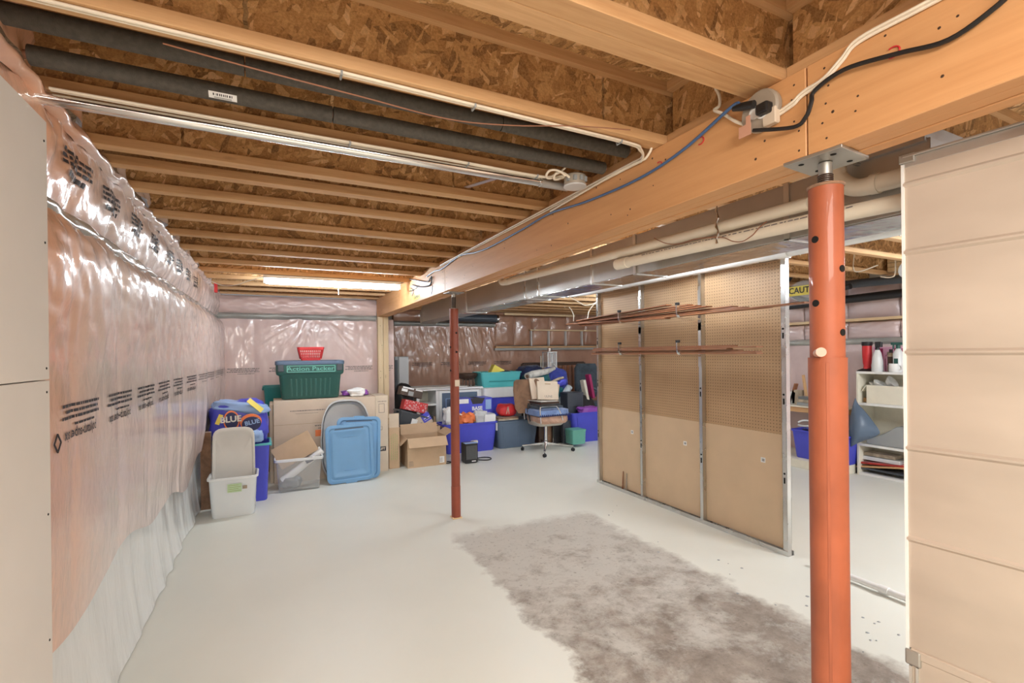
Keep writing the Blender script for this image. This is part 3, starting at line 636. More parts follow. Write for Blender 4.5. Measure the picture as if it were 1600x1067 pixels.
# blue cable, black cord, cables near outlet
cable('extension_cord','blue extension cord draped along the side of the beam',[(1.405,1.10,2.385),(1.41,1.14,2.39),(1.43,1.372,2.339),(1.43,1.627,2.311),(1.43,2.007,2.323),(1.43,2.37,2.358),(1.428,2.70,2.346),(1.43,3.199,2.338),(1.43,3.5,2.352),(1.43,3.866,2.391),(1.43,4.35,2.36),(1.43,4.591,2.375),(1.43,4.85,2.36)],.0058,M['bluec'])
cable('power_cord','black power cord looping over the beam from the plug to the upper right corner',[(1.40,1.045,2.272),(1.42,.924,2.235),(1.42,.885,2.25),(1.42,.869,2.285),(1.422,.860,2.315),(1.42,.777,2.332),(1.425,.655,2.308),(1.425,.552,2.282),(1.42,.463,2.305),(1.42,.42,2.335),(1.43,.3,2.37),(1.43,-.2,2.36)],.0062,M['blackc'])
for k,dz in enumerate((0,.010)):
    cable('wall_cable','white cable clipped to the beam right of the outlet box, the %s strand'%('lower','upper')[k],[(1.433,.975,2.300+dz),(1.43,.93,2.308+dz),(1.43,.912,2.318+dz),(1.43,.890,2.325+dz),(1.43,.84,2.332+dz),(1.432,.79,2.365+dz),(1.432,.745,2.393+dz),(1.432,.60,2.392+dz),(1.432,.3,2.39+dz),(1.432,-.3,2.39+dz)],.0048,M['wcable'],'white cables right of the outlet box')
cable('wall_cable','white cable dropping from the joists to the left of the outlet box',[tuple(W(px,py,X=1.43)) for px,py in ((1118,138),(1124,150),(1124,165),(1116,172),(1130,178),(1150,190),(1168,196))],.0055,M['wcable'])
cable('wall_cable','short curved white cable at the corner where the near joist meets the beam',[tuple(W(px,py,X=1.425)) for px,py in ((1000,206),(1014,216),(1018,230),(1010,246),(1000,252),(960,272),(860,330))],.0055,M['wcable'])
t=thing('outlet_box','round grey outlet box with plugs fixed high on the beam side','outlet',(1.438,1.035,2.335))
Mx=Matrix.Rotation(-PI/2,4,'Y')
MB(Mx).lathe([(.064,0),(.066,.004),(.066,.020),(.060,.026)],30).build('box_body',M['greyplast'],t,smooth=True)
MB().box((-.03,-.062,-.062),(-.005,-.015,-.01)).build('side_clamp',M['card3'],t,bevel=.004)
MB(Mx).lathe([(.020,.026),(.020,.030),(.016,.030),(.016,.027)],18,c=(-.004,.012,0)).build('socket_ring',M['cwhite'],t,smooth=True)
MB(Mx).lathe([(.023,.026),(.023,.031),(.018,.031),(.018,.027)],18,c=(-.010,-.016,0)).build('socket_ring',M['cwhite'],t,smooth=True)
t=thing('cord_plug','black plug of the blue extension cord pushed into the outlet box','plug',(1.395,1.06,2.35))
MB().tube([(-.0,.055,.022),(.0,.02,.014),(.004,-.02,.004)],[.008,.014,.013],12).build('plug_body',M['blackc'],t,smooth=True)
t=thing('cord_plug','black right-hand plug of the power cord pushed into the outlet box','plug',(1.395,1.005,2.325))
MB().box((-.012,-.020,-.018),(.028,.022,.016)).build('plug_body',M['blackc'],t,bevel=.006,seg=2)
t=tag(MB().box((1.395,1.050,2.262),(1.397,1.095,2.300)).box((1.395,1.052,2.300),(1.397,1.068,2.325)).build('paper_tag',M['peach']),'small pink paper tag hanging below the outlet box','tag')
# ================================================================== RIGHT BAY SERVICES
t=thing('air_duct','long rectangular galvanised air duct running below the joists right of the beam','duct',(2.04,0,2.02))
cuts=[.79,1.28,2.22,2.65,3.38,3.60,5.0,6.75]
for a,b in zip(cuts,cuts[1:]):
    MB().box((-.12,a+.003,.0),(.12,b-.003,.228)).build('duct_section',M['galvd'] if b>3.5 else M['galv'],t,bevel=.002)
for c in cuts[1:-1]:
    MB().box((-.127,c-.012,-.006),(-.118,c+.012,.232)).box((-.127,c-.012,-.008),(.125,c+.012,.001)).build('joint_cleat',M['steel'],t,bevel=.001)
MB().box((-.115,.80,-.0035),(.115,5.2,-.001)).build('foil_wrap',M['foil'],t)
MB().loft([[(-.12,6.75,0),(.12,6.75,0),(.12,6.75,.228),(-.12,6.75,.228)],[(-.10,6.95,-.02),(.14,6.95,-.02),(.14,6.95,.15),(-.10,6.95,.15)]]).build('duct_end',M['galvd'],t)
def pipe(name,label,segs,r,m,joints=(),cat='pipe',group=None,printed=False):
    t=thing(name,label,cat,segs[0])
    o=Vector(segs[0]); MB().tube([Vector(p)-o for p in segs],r,20).build('pipe_body',m,t,smooth=True)
    for (p,q,k) in joints: MB().tube([Vector(p)-o,Vector(q)-o],r*k,20).build('pipe_fitting',m,t,smooth=True)
    return t
el=lambda y: smooth_path([(1.80,y-.06,2.17),(1.80,y,2.175),(1.80,y+.03,2.20),(1.80,y+.035,2.26)],5)
p1=pipe('drain_pipe','upper cream plastic drain pipe hung in front of the duct, its far end turning up',[(1.80,1.11,2.106),(1.80,1.76,2.118),(1.80,3.70,2.168)]+[tuple(p) for p in el(3.80)][4:]+[(1.80,3.835,2.45)],.0255,M['pvc'],
   [((1.80,3.66,2.168),(1.80,3.72,2.170),1.12)])
p2=pipe('drain_pipe','lower cream plastic drain pipe hung just below the first, ending halfway',[(1.80,.79,2.027),(1.80,1.12,2.040),(1.80,2.20,2.066)],.027,M['pvc'],[((1.80,2.14,2.0645),(1.80,2.235,2.067),1.14)])
for y in (.9,1.2,1.45): 
    pass
dsh=MB()
rb=random.Random(5); y=.95
while y<2.0:
    l=rb.uniform(.006,.03); dsh.box((-.0276,y-.79,.013+.034*(y-.79)*.85),(-.0262,y-.79+l,.017+.034*(y-.79)*.85)); y+=l+rb.uniform(.004,.012)
dsh.build('small_print',M['greyink'],p2)
cable('thin_wire','thin brown wire looping between the two cream drain pipes',[tuple(W(px,py,X=1.765)) for px,py in ((1022,372),(1040,380),(1060,381),(1085,374),(1110,371),(1130,371),(1145,377),(1160,377),(1175,368),(1186,356),(1198,346))],.0022,M['brownc'])
for px,y in ((0,1.50),(1,1.38)):
    mb=MB(); pts=[(1.765,y+.006*math.sin(k*1.7),2.20-.165*k/9 if px==0 else 2.26-.05*k/9) for k in range(10)]
    mb.tube(pts,[.003+.003*(k%2) for k in range(10)],6)
    tag(mb.build('foil_tie',M['foil'],smooth=True),'twisted foil tie hanging over the cream drain pipes, %s'%('the longer one' if px==0 else 'the shorter one'),'strap')
t=pipe('vent_pipe','thick cream plastic pipe with an elbow just behind the jack post',[tuple(p) for p in smooth_path([(1.86,.79,2.123),(1.86,.90,2.126),(1.86,.98,2.132),(1.855,1.03,2.17),(1.85,1.045,2.23),(1.85,1.045,2.50)],6)],.031,M['pvc'],[((1.86,.91,2.1265),(1.86,.935,2.128),1.12)])
# long white pipe above the board rack
t=pipe('vent_pipe','long white pipe passing over the top of the board rack',[(3.32,.8,2.27),(3.32,1.2,2.27),(3.32,4.62,2.27),(3.38,5.2,2.30)],.043,M['wpipe'],[((3.32,2.20,2.27),(3.32,2.28,2.27),1.12),((3.32,3.05,2.27),(3.32,3.07,2.27),1.05)])
MB().tube([(.0,1.32,-.048),(-.048,1.32,0),(0,1.32,.05),(.0,1.32,.14)],.003,6).build('wire_hanger',M['wcable'],t)
MB().tube([(.0,.72,-.05),(-.048,.72,0),(0,.72,.05),(.0,.72,.14)],.003,6).build('wire_hanger',M['foil'],t)
# wires at far end of duct
cable('wall_cable','white cable sagging at the far top corner of the board rack',[tuple(W(px,py,Y=5.0)) for px,py in ((888,463),(905,472),(915,477),(930,474),(938,466))],.007,M['wcable'])
cable('wall_cable','white cable curving down to the top of the board rack',[tuple(W(px,py,Y=4.9)) for px,py in ((936,470),(926,478),(920,488),(918,500))],.007,M['wcable'])
cable('wall_cable','white cable hanging from the far ceiling in front of the right back wall',[tuple(W(px,py,Y=7.6)) for px,py in ((882,480),(886,477),(892,483),(896,492),(896,502))],.010,M['wcable'])
tag(MB().box((4.2,8.78,2.33),(5.9,8.84,2.37)).build('ceiling_batten',M['pale_x']),'long pale batten fixed under the far joists','batten')
t=thing('duct_roll','dark rolled duct lying high against the right back wall','duct',(2.6,8.98,2.27))
MB().tube([(0,0,0),(1.5,0,-.01)],.085,22).build('roll_body',M['charcoal'],t,smooth=True)
MB().tube([(1.49,0,-.01),(1.53,0,-.01)],.09,22).build('roll_end',M['foil'],t,smooth=True)
# dark ducts and black pipe against the right wall
t=thing('black_pipe','black plastic pipe running high along the right wall','pipe',(6.72,0,2.22))
MB().tube([(0,1.2,.02),(0,3.1,.0),(0,4.6,-.03)],.052,18).build('pipe_body',M['black'],t,smooth=True)
MB().tube([(0,2.60,.006),(0,2.66,.006)],.062,18).build('pipe_fitting',M['black'],t,smooth=True)
MB().tube([(0,2.85,.004),(0,2.85,.16)],.05,14).build('pipe_branch',M['black'],t,smooth=True)
t=thing('flexible_duct','dark flexible duct hung under the joists near the right wall, with a shiny round end','duct',(5.6,-.02,2.31))
MB().tube(smooth_path([(.25,.6,.02),(.2,1.9,.02),(.15,2.38,.02),(.0,2.50,.02)],5),.075,20).build('duct_body',M['charcoal'],t,smooth=True)
MB().tube([(-.02,2.51,.02),(-.05,2.52,.02)],.078,22).build('duct_end',M['galv'],t,smooth=True)
t=thing('flexible_duct','dark thin duct crossing under the joists behind the orange post','duct',(6.2,0,2.345))
MB().tube([(.1,2.8,-.01),(.1,3.2,.0),(.05,4.3,.02)],.05,16).build('duct_body',M['charcoal'],t,smooth=True)
cable('gas_line','thin pale wire bracket below the joists beside the dark ducts',[tuple(W(px,py,X=5.6)) for px,py in ((1335,395),(1336,424),(1372,414))],.006,M['wcable'])
cable('gas_line','thin pale wire loop hanging over the dark flexible duct',[tuple(W(px,py,X=5.7)) for px,py in ((1398,385),(1399,425),(1392,433),(1376,432))],.007,M['wcable'])
for k in range(3): MB().box((6.25,2.62,2.43+.05*k),(6.7,2.99,2.475+.05*k)).build('timber_blocking',M['pale_x'],ceil_)
t=thing('warning_wrap','black hooked cable bundle wrapped with a yellow warning sticker, hanging near the right wall','cable bundle',tuple(W(1262,455,X=6.0)))
MB().tube(smooth_path([(0,.16,.33),(0,.22,.22),(0,.30,.12),(0,.24,.03),(0,.14,-.06),(0,-.02,-.12),(0,-.22,-.12),(0,-.4,-.02),(0,-.5,.0)],5),.035,12).build('bundle_body',M['black'],t,smooth=True)
MB().loft([[(-.07,.20*math.cos(2*PI*k/22),.15*math.sin(2*PI*k/22)*.8) for k in range(22)],[(-.055,.22*math.cos(2*PI*k/22),.17*math.sin(2*PI*k/22)*.8) for k in range(22)],[(.05,.2*math.cos(2*PI*k/22),.15*math.sin(2*PI*k/22)*.8) for k in range(22)]]).build('plastic_cover',M['glass'],t,smooth=True)
st_=MB().box((-.076,-.27,-.05),(-.072,.22,.07)).build('warning_sticker',M['yellow'],t)
text('sticker_text','CAUTION',.105,FACE((-.078,-.03,.012),'-x'),M['ink'],st_,bold=.002,sx=.95)
# ---- sheet metal plenum at right
t=thing('metal_plenum','tall beige sheet-metal furnace plenum with horizontal ribs filling the right edge','plenum',(1.70,.768,0),rot=(0,0,a_(4.6)))
beads=[.992,1.263,1.549,1.847,2.049]; zs=[(.665,0),(.672,0)]
for b in beads: zs += [(b-.010,0),(b-.003,.006),(b+.003,.006),(b+.010,0)]
zs += [(2.138,0)]
mb=MB(); vs=[]
for z,o in zs: vs+=[(-o,0,z),(-o,-2.4,z)]
mb.add(vs,[(2*i,2*i+1,2*i+3,2*i+2) for i in range(len(zs)-1)]); mb.box((.004,-2.4,.30),(.7,-.002,2.135)).build('ribbed_side',M['plenum'],t)
MB().box((-.012,-2.4,2.128),(.0,.0,2.134)).box((-.001,-2.4,2.10),(.012,.0,2.128)).build('top_flange',M['galv'],t,bevel=.001)
MB().box((-.011,-.030,2.112),(.02,.010,2.140)).build('corner_cleat',M['galvd'],t,bevel=.003)
MB().box((-.005,-.002,.655),(.010,.005,2.11)).build('corner_strip',M['wpipe'],t)
MB().box((-.010,-.032,.615),(.02,.008,.662)).build('corner_cleat',M['galvd'],t,bevel=.006,seg=2)
MB().box((-.004,-2.4,.0),(.65,-.006,.30)).box((-.004,-2.4,.30),(.003,-.006,.640)).box((-.006,-2.4,.640),(.003,-.006,.665)).build('lower_section',M['plenum'],t,bevel=.0015)
MB().box((-.009,-.010,.0),(-.003,-.003,.615)).box((-.009,-.026,.0),(-.003,-.019,.615)).build('corner_strip',M['steel'],t)
t=thing('duct_takeoff','blue-grey sheet-metal take-off duct behind the plenum top, above the post','duct',(1.90,.80,2.235))
MB().box((.0,.0,.0),(.5,.20,.06)).box((-.01,.20,-.008),(.5,.212,.066)).build('duct_body',M['galv'],t,bevel=.002)
t=pipe('floor_pipe','white plastic pipe with a coupling lying along the floor behind the orange post',[(3.44,.9,.034),(3.45,2.12,.034)],.020,M['cwhite'],[((3.445,1.66,.034),(3.445,1.71,.034),1.3)])
# ================================================================== BOARD RACK (steel studs + perforated hardboard)
t=thing('board_rack','free-standing rack wall of steel studs faced with perforated hardboard','partition',(3.47,3.53,0))
ys=[(2.352-3.53),(3.145-3.53),(3.94-3.53),(4.685-3.53)]
MB().box((-.012,ys[0]-.03,0),(.05,ys[3]+.03,.004)).box((-.014,ys[0]-.03,0),(-.010,ys[3]+.03,.035)).box((.048,ys[0]-.03,0),(.052,ys[3]+.03,.035)).build('bottom_track',M['steel'],t)
MB().box((-.014,ys[0]-.03,2.255),(.05,ys[3]+.03,2.285)).build('top_track',M['steel'],t)
for i,y in enumerate(ys):
    w_=.034
    s_=MB().box((-.008,y-w_/2,.004),(-.005,y+w_/2,2.26)).box((-.008,y-w_/2,.004),(.045,y-w_/2+.002,2.26)).box((-.008,y+w_/2-.003,.004),(-.002,y+w_/2+.0,2.26)).box((.042,y-w_/2,.004),(.045,y+w_/2,2.26)).build('steel_stud',M['steel'],t,bevel=.0008)
    sl=MB()
    for z in (.62,1.22,1.72): 
        Ms=Matrix.Translation((-.0085,y,z))@Matrix.Rotation(-PI/2,4,'Y')
        sl.lathe([(.008,0),(.008,.0008)],12,M=Ms); sl.box((-.0095,y-.006,z-.075),(-.0083,y+.006,z-.03))
    sl.build('stud_slot',M['hole'],s_)
MB().box((-.010,ys[0]-.0235,.0),(.030,ys[0]-.018,2.27)).build('end_stud',M['steel'],t)
for i in range(3):
    a=ys[i]+.018; b=ys[i+1]-.018
    MB().box((.038,a,.905),(.042,b,2.255)).build('perforated_panel',M['peg'],t)
    pz_=MB().box((.034,a,.03),(.038,b,.905)).build('plain_panel',M['hard'],t)
    yc=[-.97,-.155,.60][i]; q=MB().box((.0330,yc-.02,.66),(.0342,yc+.02,.70)).build('paper_sticker',M['cwhite'],pz_,)
    d=MB()
    for k in range(3): d.box((.0322,yc-.012+.008*k,.67),(.0331,yc-.008+.008*k,.69))
    d.build('sticker_print',M['ink'],q)
hk=[]
for y,zz in ((3.94,1.845),(3.145,1.845),(3.94,1.515),(3.145,1.515)):
    nm='upper' if zz>1.7 else 'lower'; fr='far' if y>3.5 else 'near'
    h=thing('rack_bracket','steel hook bracket on the %s stud holding the %s row of trim boards'%(fr,nm),'bracket',(3.46,y,zz))
    pts=[(0,0,.0),(-.12,0,.004),(-.225,0,.008),(-.262,0,.035),(-.270,0,.120)]
    m_=MB(); sp_=smooth_path(pts,4); 
    for p,q in zip(sp_,sp_[1:]): m_.bar(p,q,.030,.014)
    m_.build('hook_arm',M['chrome'],h)
    MB().box((-.282,-.018,.118),(-.256,.018,.142)).build('hook_tip',M['black'],h,bevel=.003)
    MB().box((-.004,-.016,-.10),(.0,.016,.30)).build('slotted_standard',M['steel'],h)
# trim boards
rb=random.Random(21)
def boards(specs,group,label):
    for k,(x,y0,y1,z0,z1) in enumerate(specs):
        o=MB().bar((0,y0-(y0+y1)/2,z0-(z0+z1)/2),(0,y1-(y0+y1)/2,z1-(z0+z1)/2),.075,.0105).build('trim_board',M['trimw'],bevel=.001)
        o.location=(x,(y0+y1)/2,(z0+z1)/2); tag(o,label,'board',group)
boards([(3.26+.02*(k%3),2.30+.16*k+.1*rb.random(),4.78-.08*rb.random(),1.874+.0125*k+.006*k,1.874+.0125*k-.003*k) for k in range(7)],'trim boards on the upper hooks','thin brown trim board lying with others on the upper pair of hooks')
boards([(3.235,2.02,4.62,1.878,1.862)],None,'longest thin brown trim board, sticking out past the near end of the rack on the upper hooks')
boards([(3.225,3.3,4.95,1.86,1.90)],None,'thin brown trim board sticking out past the far end of the rack on the upper hooks')
boards([(3.26+.02*(k%3),2.40+.10*k*rb.random(),4.50-.07*rb.random(),1.536+.0125*k,1.536+.0125*k) for k in range(6)],'trim boards on the lower hooks','thin brown trim board lying with others on the lower pair of hooks')
for k,y in enumerate((4.28,4.22)):
    tag(MB().loft([[(3.48,y-.01,.006),(3.49,y-.01,.006),(3.49,y+.01,.006),(3.48,y+.01,.006)],[(3.495,y-.004,.22-.01*k),(3.50,y-.004,.22-.01*k),(3.50,y+.004,.22-.01*k),(3.495,y+.004,.22-.01*k)]]).build('wood_stake',M['trimw'] if k==0 else M['greyplast']),'thin stake leaning against the far lower panel of the rack, %s'%('the brown one' if k==0 else 'the greyish one'),'stake')
# small paint chips on floor near patch
dc=MB(); rb=random.Random(9)
for k in range(26):
    x=rb.uniform(2.6,3.1); y=rb.uniform(1.4,3.9); s=rb.uniform(.004,.014); dc.lathe([(s,.001),(s*.6,.0035)],5,c=(x,y,0))
tag(dc.build('floor_debris',M['midgrey']),'small grey paint flakes scattered beside the bare floor patch','debris',kind='stuff')
# ================================================================== STORED THINGS
def span(x0,x1,yt,yb,Y):
    """world extents of something whose front stands at depth Y"""
    a=W(x0,(yt+yb)/2,Y=Y); b=W(x1,(yt+yb)/2,Y=Y); xm=(x0+x1)/2
    return a.x,b.x,max(0,W(xm,yb,Y=Y).z),W(xm,yt,Y=Y).z
def tub(t,w,d,h,m,taper=.86,r=.04,th=.006,ribs=0,rim=.022,rimm=None,handles=True,name='tub_body'):
    """hollow tapered tub; base centred at the origin of t"""
    R=lambda k,z,i=0:rr(w*k-2*i,d*k-2*i,max(.006,r-i),z,4)
    body=MB().loft([R(taper*.97,0),R(taper,.012),R(1-(1-taper)*.05,h-.012),R(1-(1-taper)*.05,h-.012,th),R(taper,.02,th),R(taper*.9,.014,th)])
    if ribs:
        for k in range(ribs):
            x=(k-(ribs-1)/2)*w*.72/max(1,ribs-1) if ribs>1 else 0
            s0=taper; s1=.985
            body.loft([[(x*s0-.008,-d*s0/2-.004,.03),(x*s0+.008,-d*s0/2-.004,.03),(x*s0+.008,-d*s0/2+.01,.03),(x*s0-.008,-d*s0/2+.01,.03)],[(x-.008,-d*s1/2-.005,h-.07),(x+.008,-d*s1/2-.005,h-.07),(x+.008,-d*s1/2+.01,h-.07),(x-.008,-d*s1/2+.01,h-.07)]])
    o=body.build(name,m,t,smooth=True)
    q=.014
    MB().loft([rr(w+.004,d+.004,r,h-rim,4),rr(w+2*q,d+2*q,r+q,h-rim,4),rr(w+2*q,d+2*q,r+q,h-.003,4),rr(w+2*q-.006,d+2*q-.006,r+q,h,4),rr(w-.004,d-.004,r,h,4),rr(w-.010,d-.010,r,h-rim,4)],False,False).build('rim',rimm or m,t,smooth=True)
    if handles:
        for s in (-1,1):
            MB().box((s*(w/2+.008)-.012,-d*.16,h-rim-.035),(s*(w/2+.008)+.012,d*.16,h-rim)).build('handle',rimm or m,t,bevel=.006,seg=2)
    return o
def lid(t,w,d,z,m,h=.022,r=.05,name='lid',arch=False,grooves=True,M0=None):
    """shallow lid with a raised rim and a recessed centre"""
    rings=[rr(w,d,r,z,5),rr(w+.004,d+.004,r,z+h*.4,5),rr(w-.004,d-.004,r,z+h,5),rr(w-.06,d-.06,max(.01,r-.02),z+h,5),rr(w-.085,d-.085,max(.01,r-.03),z+h*.45,5),rr(w*.55,d*.55,max(.01,r-.03),z+h*.5,5)]
    o=MB(M0).loft(rings).build(name,m,t,smooth=True)
    return o
def put_tote(name,label,cat,sp,depth,m,taper=.87,ribs=0,Y=6,rotz=0,group=None,lidm=None,tall=None,handles=True,rimm=None,r=.04):
    x0,x1,z0,z1=sp
    t=thing(name,label,cat,((x0+x1)/2,Y+depth/2,z0),rotz,group)
    tub(t,(x1-x0)-.02,depth-.02,z1-z0,m,taper,r=r,ribs=ribs,handles=handles,rimm=rimm)
    if lidm: lid(t,(x1-x0)+.012,depth+.012,z1-z0-.004,lidm)
    return t
def carton(name,label,loc,w,d,h,m,flaps=(),rot=(0,0,0),cat='box',top=False,inner=None,seam=True,group=None):
    """cardboard box; flaps: list of (side, length, opening angle from closed)"""
    t=thing(name,label,cat,loc,rot=rot,group=group); e=.004
    b=MB().box((-w/2,-d/2,0),(w/2,-d/2+e,h)).box((-w/2,d/2-e,0),(w/2,d/2,h)).box((-w/2,-d/2+e,0),(-w/2+e,d/2-e,h)).box((w/2-e,-d/2+e,0),(w/2,d/2-e,h)).box((-w/2+e,-d/2+e,0),(w/2-e,d/2-e,e))
    if top: b.box((-w/2+e,-d/2+e,h-e),(w/2-e,d/2-e,h-.0005))
    b.build('box_body',m,t)
    if top and seam: MB().box((-w/2-.0006,-.025,h-.05),(w/2+.0006,.025,h+.0006)).build('tape_strip',M['card3'],t)
    for side,l,ang in flaps:
        a=math.radians(ang)
        if side=='f': Mt=Matrix.Translation((0,-d/2,h))@Matrix.Rotation(a,4,'X'); q=MB(Mt).box((-w/2,0,-.002),(w/2,l,.002))
        if side=='b': Mt=Matrix.Translation((0,d/2,h))@Matrix.Rotation(-a,4,'X'); q=MB(Mt).box((-w/2,-l,-.002),(w/2,0,.002))
        if side=='l': Mt=Matrix.Translation((-w/2,0,h))@Matrix.Rotation(-a,4,'Y'); q=MB(Mt).box((0,-d/2,-.002),(l,d/2,.002))
        if side=='r': Mt=Matrix.Translation((w/2,0,h))@Matrix.Rotation(a,4,'Y'); q=MB(Mt).box((-l,-d/2,-.002),(0,d/2,.002))
        q.build('flap',m,t)
    return t
def blob(name,label,cat,c,s,m,rot=(0,0,0),seed=0,amp=.25,pw=.6,nu=36,nv=20,group=None,flatb=True,freq=1.3):
    """crumpled cloth or bag: a noisy superellipsoid resting on its base"""
    t_=MB(); rings=[]
    sg=lambda v,p:math.copysign(abs(v)**p,v)
    for j in range(nv+1):
        ph=-PI/2+PI*j/nv; ring=[]
        for i in range(nu):
            th=2*PI*i/nu
            x=sg(math.cos(ph),pw)*sg(math.cos(th),pw); y=sg(math.cos(ph),pw)*sg(math.sin(th),pw); z=sg(math.sin(ph),pw)
            n=nz(x*freq+seed,y*freq,z*freq)*amp+abs(nz(x*3.2*freq+seed,y*3.2*freq,z*3.2*freq+seed))*amp*.55
            k=1+n-.1
            ring.append((x*s[0]/2*k,y*s[1]/2*k,max(-s[2]/2,z*s[2]/2*k) if flatb else z*s[2]/2*k))
        rings.append(ring)
    o=t_.loft(rings).build(name,m,smooth=True); 
    o.location=(c[0],c[1],c[2]+s[2]/2); o.rotation_euler=rot
    if label: tag(o,label,cat,group)
    return o
# ---------- left cluster
# white storage bin with its lid standing in it
sp=span(322,404,746,810,5.36); x0,x1,z0,z1=sp; cx=(x0+x1)/2; wd=x1-x0
t=thing('storage_bin','frosty white plastic storage bin at the left front with a green sticker','bin',(cx,5.36+.17,0))
tub(t,wd-.03,.33,z1,M['frost'],.90,r=.045,rim=.02,rimm=M['pale_white'],handles=False)
q=MB().box((-.045,-.172,z1*.63),(.075,-.168,z1*.84)).build('green_sticker',M['palegreen'],t)
d=MB()
for k in range(4): d.box((-.038,-.1728,z1*(.66+.045*k)),(.068-.02*(k%2),-.1721,z1*(.66+.045*k)+.005))
d.build('sticker_print',M['greenink'],q)
MB().box((.082,-.172,z1*.69),(.122,-.168,z1*.77)).build('orange_sticker',M['c_beige'],t)
zt=W(362,670,Y=5.52).z
t=thing('bin_lid','white arched plastic lid standing upright inside the frosty white bin','lid',(cx-.005,5.60,.04),rot=(math.radians(-4),0,math.radians(0)))
H=zt-.04; hw=wd/2-.025
def arch(k,y):
    out=[(-hw*k,y,(1-k)*.3),(hw*k,y,(1-k)*.3)]
    for a in range(0,181,15):
        c_,s_=math.cos(a_(a)),math.sin(a_(a)); out.append((hw*k*math.copysign(abs(c_)**.45,c_)*.96,y,H-.14+ .14*abs(s_)**.6 -(1-k)*.4))
    return out
MB().loft([arch(1,.012),arch(1,-.010),arch(.97,-.014),arch(.90,-.012),arch(.86,-.002),arch(.5,-.003)]).build('lid_plate',M['lid_white'],t,smooth=True)
# blue recycling bin with aqua lid behind
x0,x1,z0,z1=span(345,425,692,790,5.72)
put_tote('recycling_bin','tall royal blue bin with an aqua rim behind the white storage bin','bin',(x0+.03,x1-.01,0,W(410,694,Y=5.75).z),.42,M['royal'],.86,Y=5.80,rimm=M['aqua'])
zb=W(410,694,Y=5.75).z
bx=W(372,650,Y=6.0)
bag=blob('beer_bag','blue and pale plastic packaging bag lettered BLUE, on the tall blue bin','bag',(W(372,650,Y=5.98).x,6.0,zb+.005),(.60,.40,W(372,624,Y=6.0).z-zb),M['royal'],seed=3,amp=.16,pw=.55,rot=(0,a_(-3),0))
fr=5.76
def on_bag(px,py,r,m,name,par=bag,Y=fr,sq=.7):
    p=W(px,py,Y=Y); mb=MB().lathe([(r,0),(r*.96,.004)],24,M=Matrix.Translation(p-bag.location)@Matrix.Rotation(PI/2,4,'X')@Matrix.Scale(sq,4,(1,0,0)))
    o=mb.build(name,m,par); return o
bagtop=blob('bag_top','crumpled pale blue wrapper lying over the BLUE bag','wrapper',(W(376,634,Y=5.9).x,5.98,W(376,646,Y=5.9).z),(.55,.36,.13),M['lightblue'],seed=8,amp=.22,pw=.5,rot=(0,a_(9),0))
q=on_bag(362,657,.105,M['orange'],'round_logo'); on_bag(362,657,.088,M['navy'],'logo_centre',Y=fr-.006)
text('printed_word','BLUE',.085,FACE(W(361,655,Y=fr-.014)-bag.location,'-y'),M['c_white'],bag,bold=.003)
on_bag(392,660,.085,M['orange'],'round_logo',sq=1.2,Y=fr+.004); on_bag(393,663,.075,M['navy'],'logo_centre',Y=fr-.004,sq=1.2)
text('printed_word','BLUE',.062,FACE(W(394,661,Y=fr-.012)-bag.location,'-y',a_(8)),M['lightblue'],bag,bold=.002)
p=W(343,654,Y=fr); MB(Matrix.Translation(p-bag.location)@Euler((0,a_(25),0)).to_matrix().to_4x4()).box((-.02,-.002,-.055),(.02,.004,.05)).build('yellow_patch',M['yellow'],bag)
p=W(398,630,Y=5.80); MB(Matrix.Translation(p-bagtop.location)@Euler((a_(-40),a_(35),0)).to_matrix().to_4x4()).box((-.09,-.002,-.03),(.09,.003,.03)).build('yellow_patch',M['yellow'],bagtop)
blob('plastic_bag','dark blue glossy bag bulging beside the flattened carton','bag',(W(408,670,Y=6.0).x,6.02,zb+.0),(.16,.28,.36),M['royal'],seed=12,amp=.25,pw=.7)
blob('plastic_bag','small pale blue and navy wrapper right behind the white lid','bag',(W(398,688,Y=5.85).x,5.84,zb+.002),(.16,.14,.16),M['lightblue'],seed=15,amp=.3,pw=.7)
# bits at left of white bin
carton('small_carton','small brown box squeezed between the left wall and the white bin',(W(318,700,Y=5.75).x+.015,5.84,0),.09,.14,W(318,676,Y=5.8).z,M['c_brown'],top=True)
t=thing('white_tray','white plastic tray standing on edge beside the left wall','tray',(W(330,690,Y=5.75).x+.03,6.15,0),rot=(a_(-3),a_(-6),0))
MB().loft([rr(.15,.03,.012,0,3),rr(.17,.03,.012,.5,3),rr(.13,.03,.012,.93,3)]).build('tray_body',M['pale_white'],t,smooth=True)
MB().lathe([(.011,0),(.009,.006)],10,M=Matrix.Translation((-.03,-.016,.72))@Matrix.Rotation(PI/2,4,'X')).build('knob',M['darkbrown'],t)
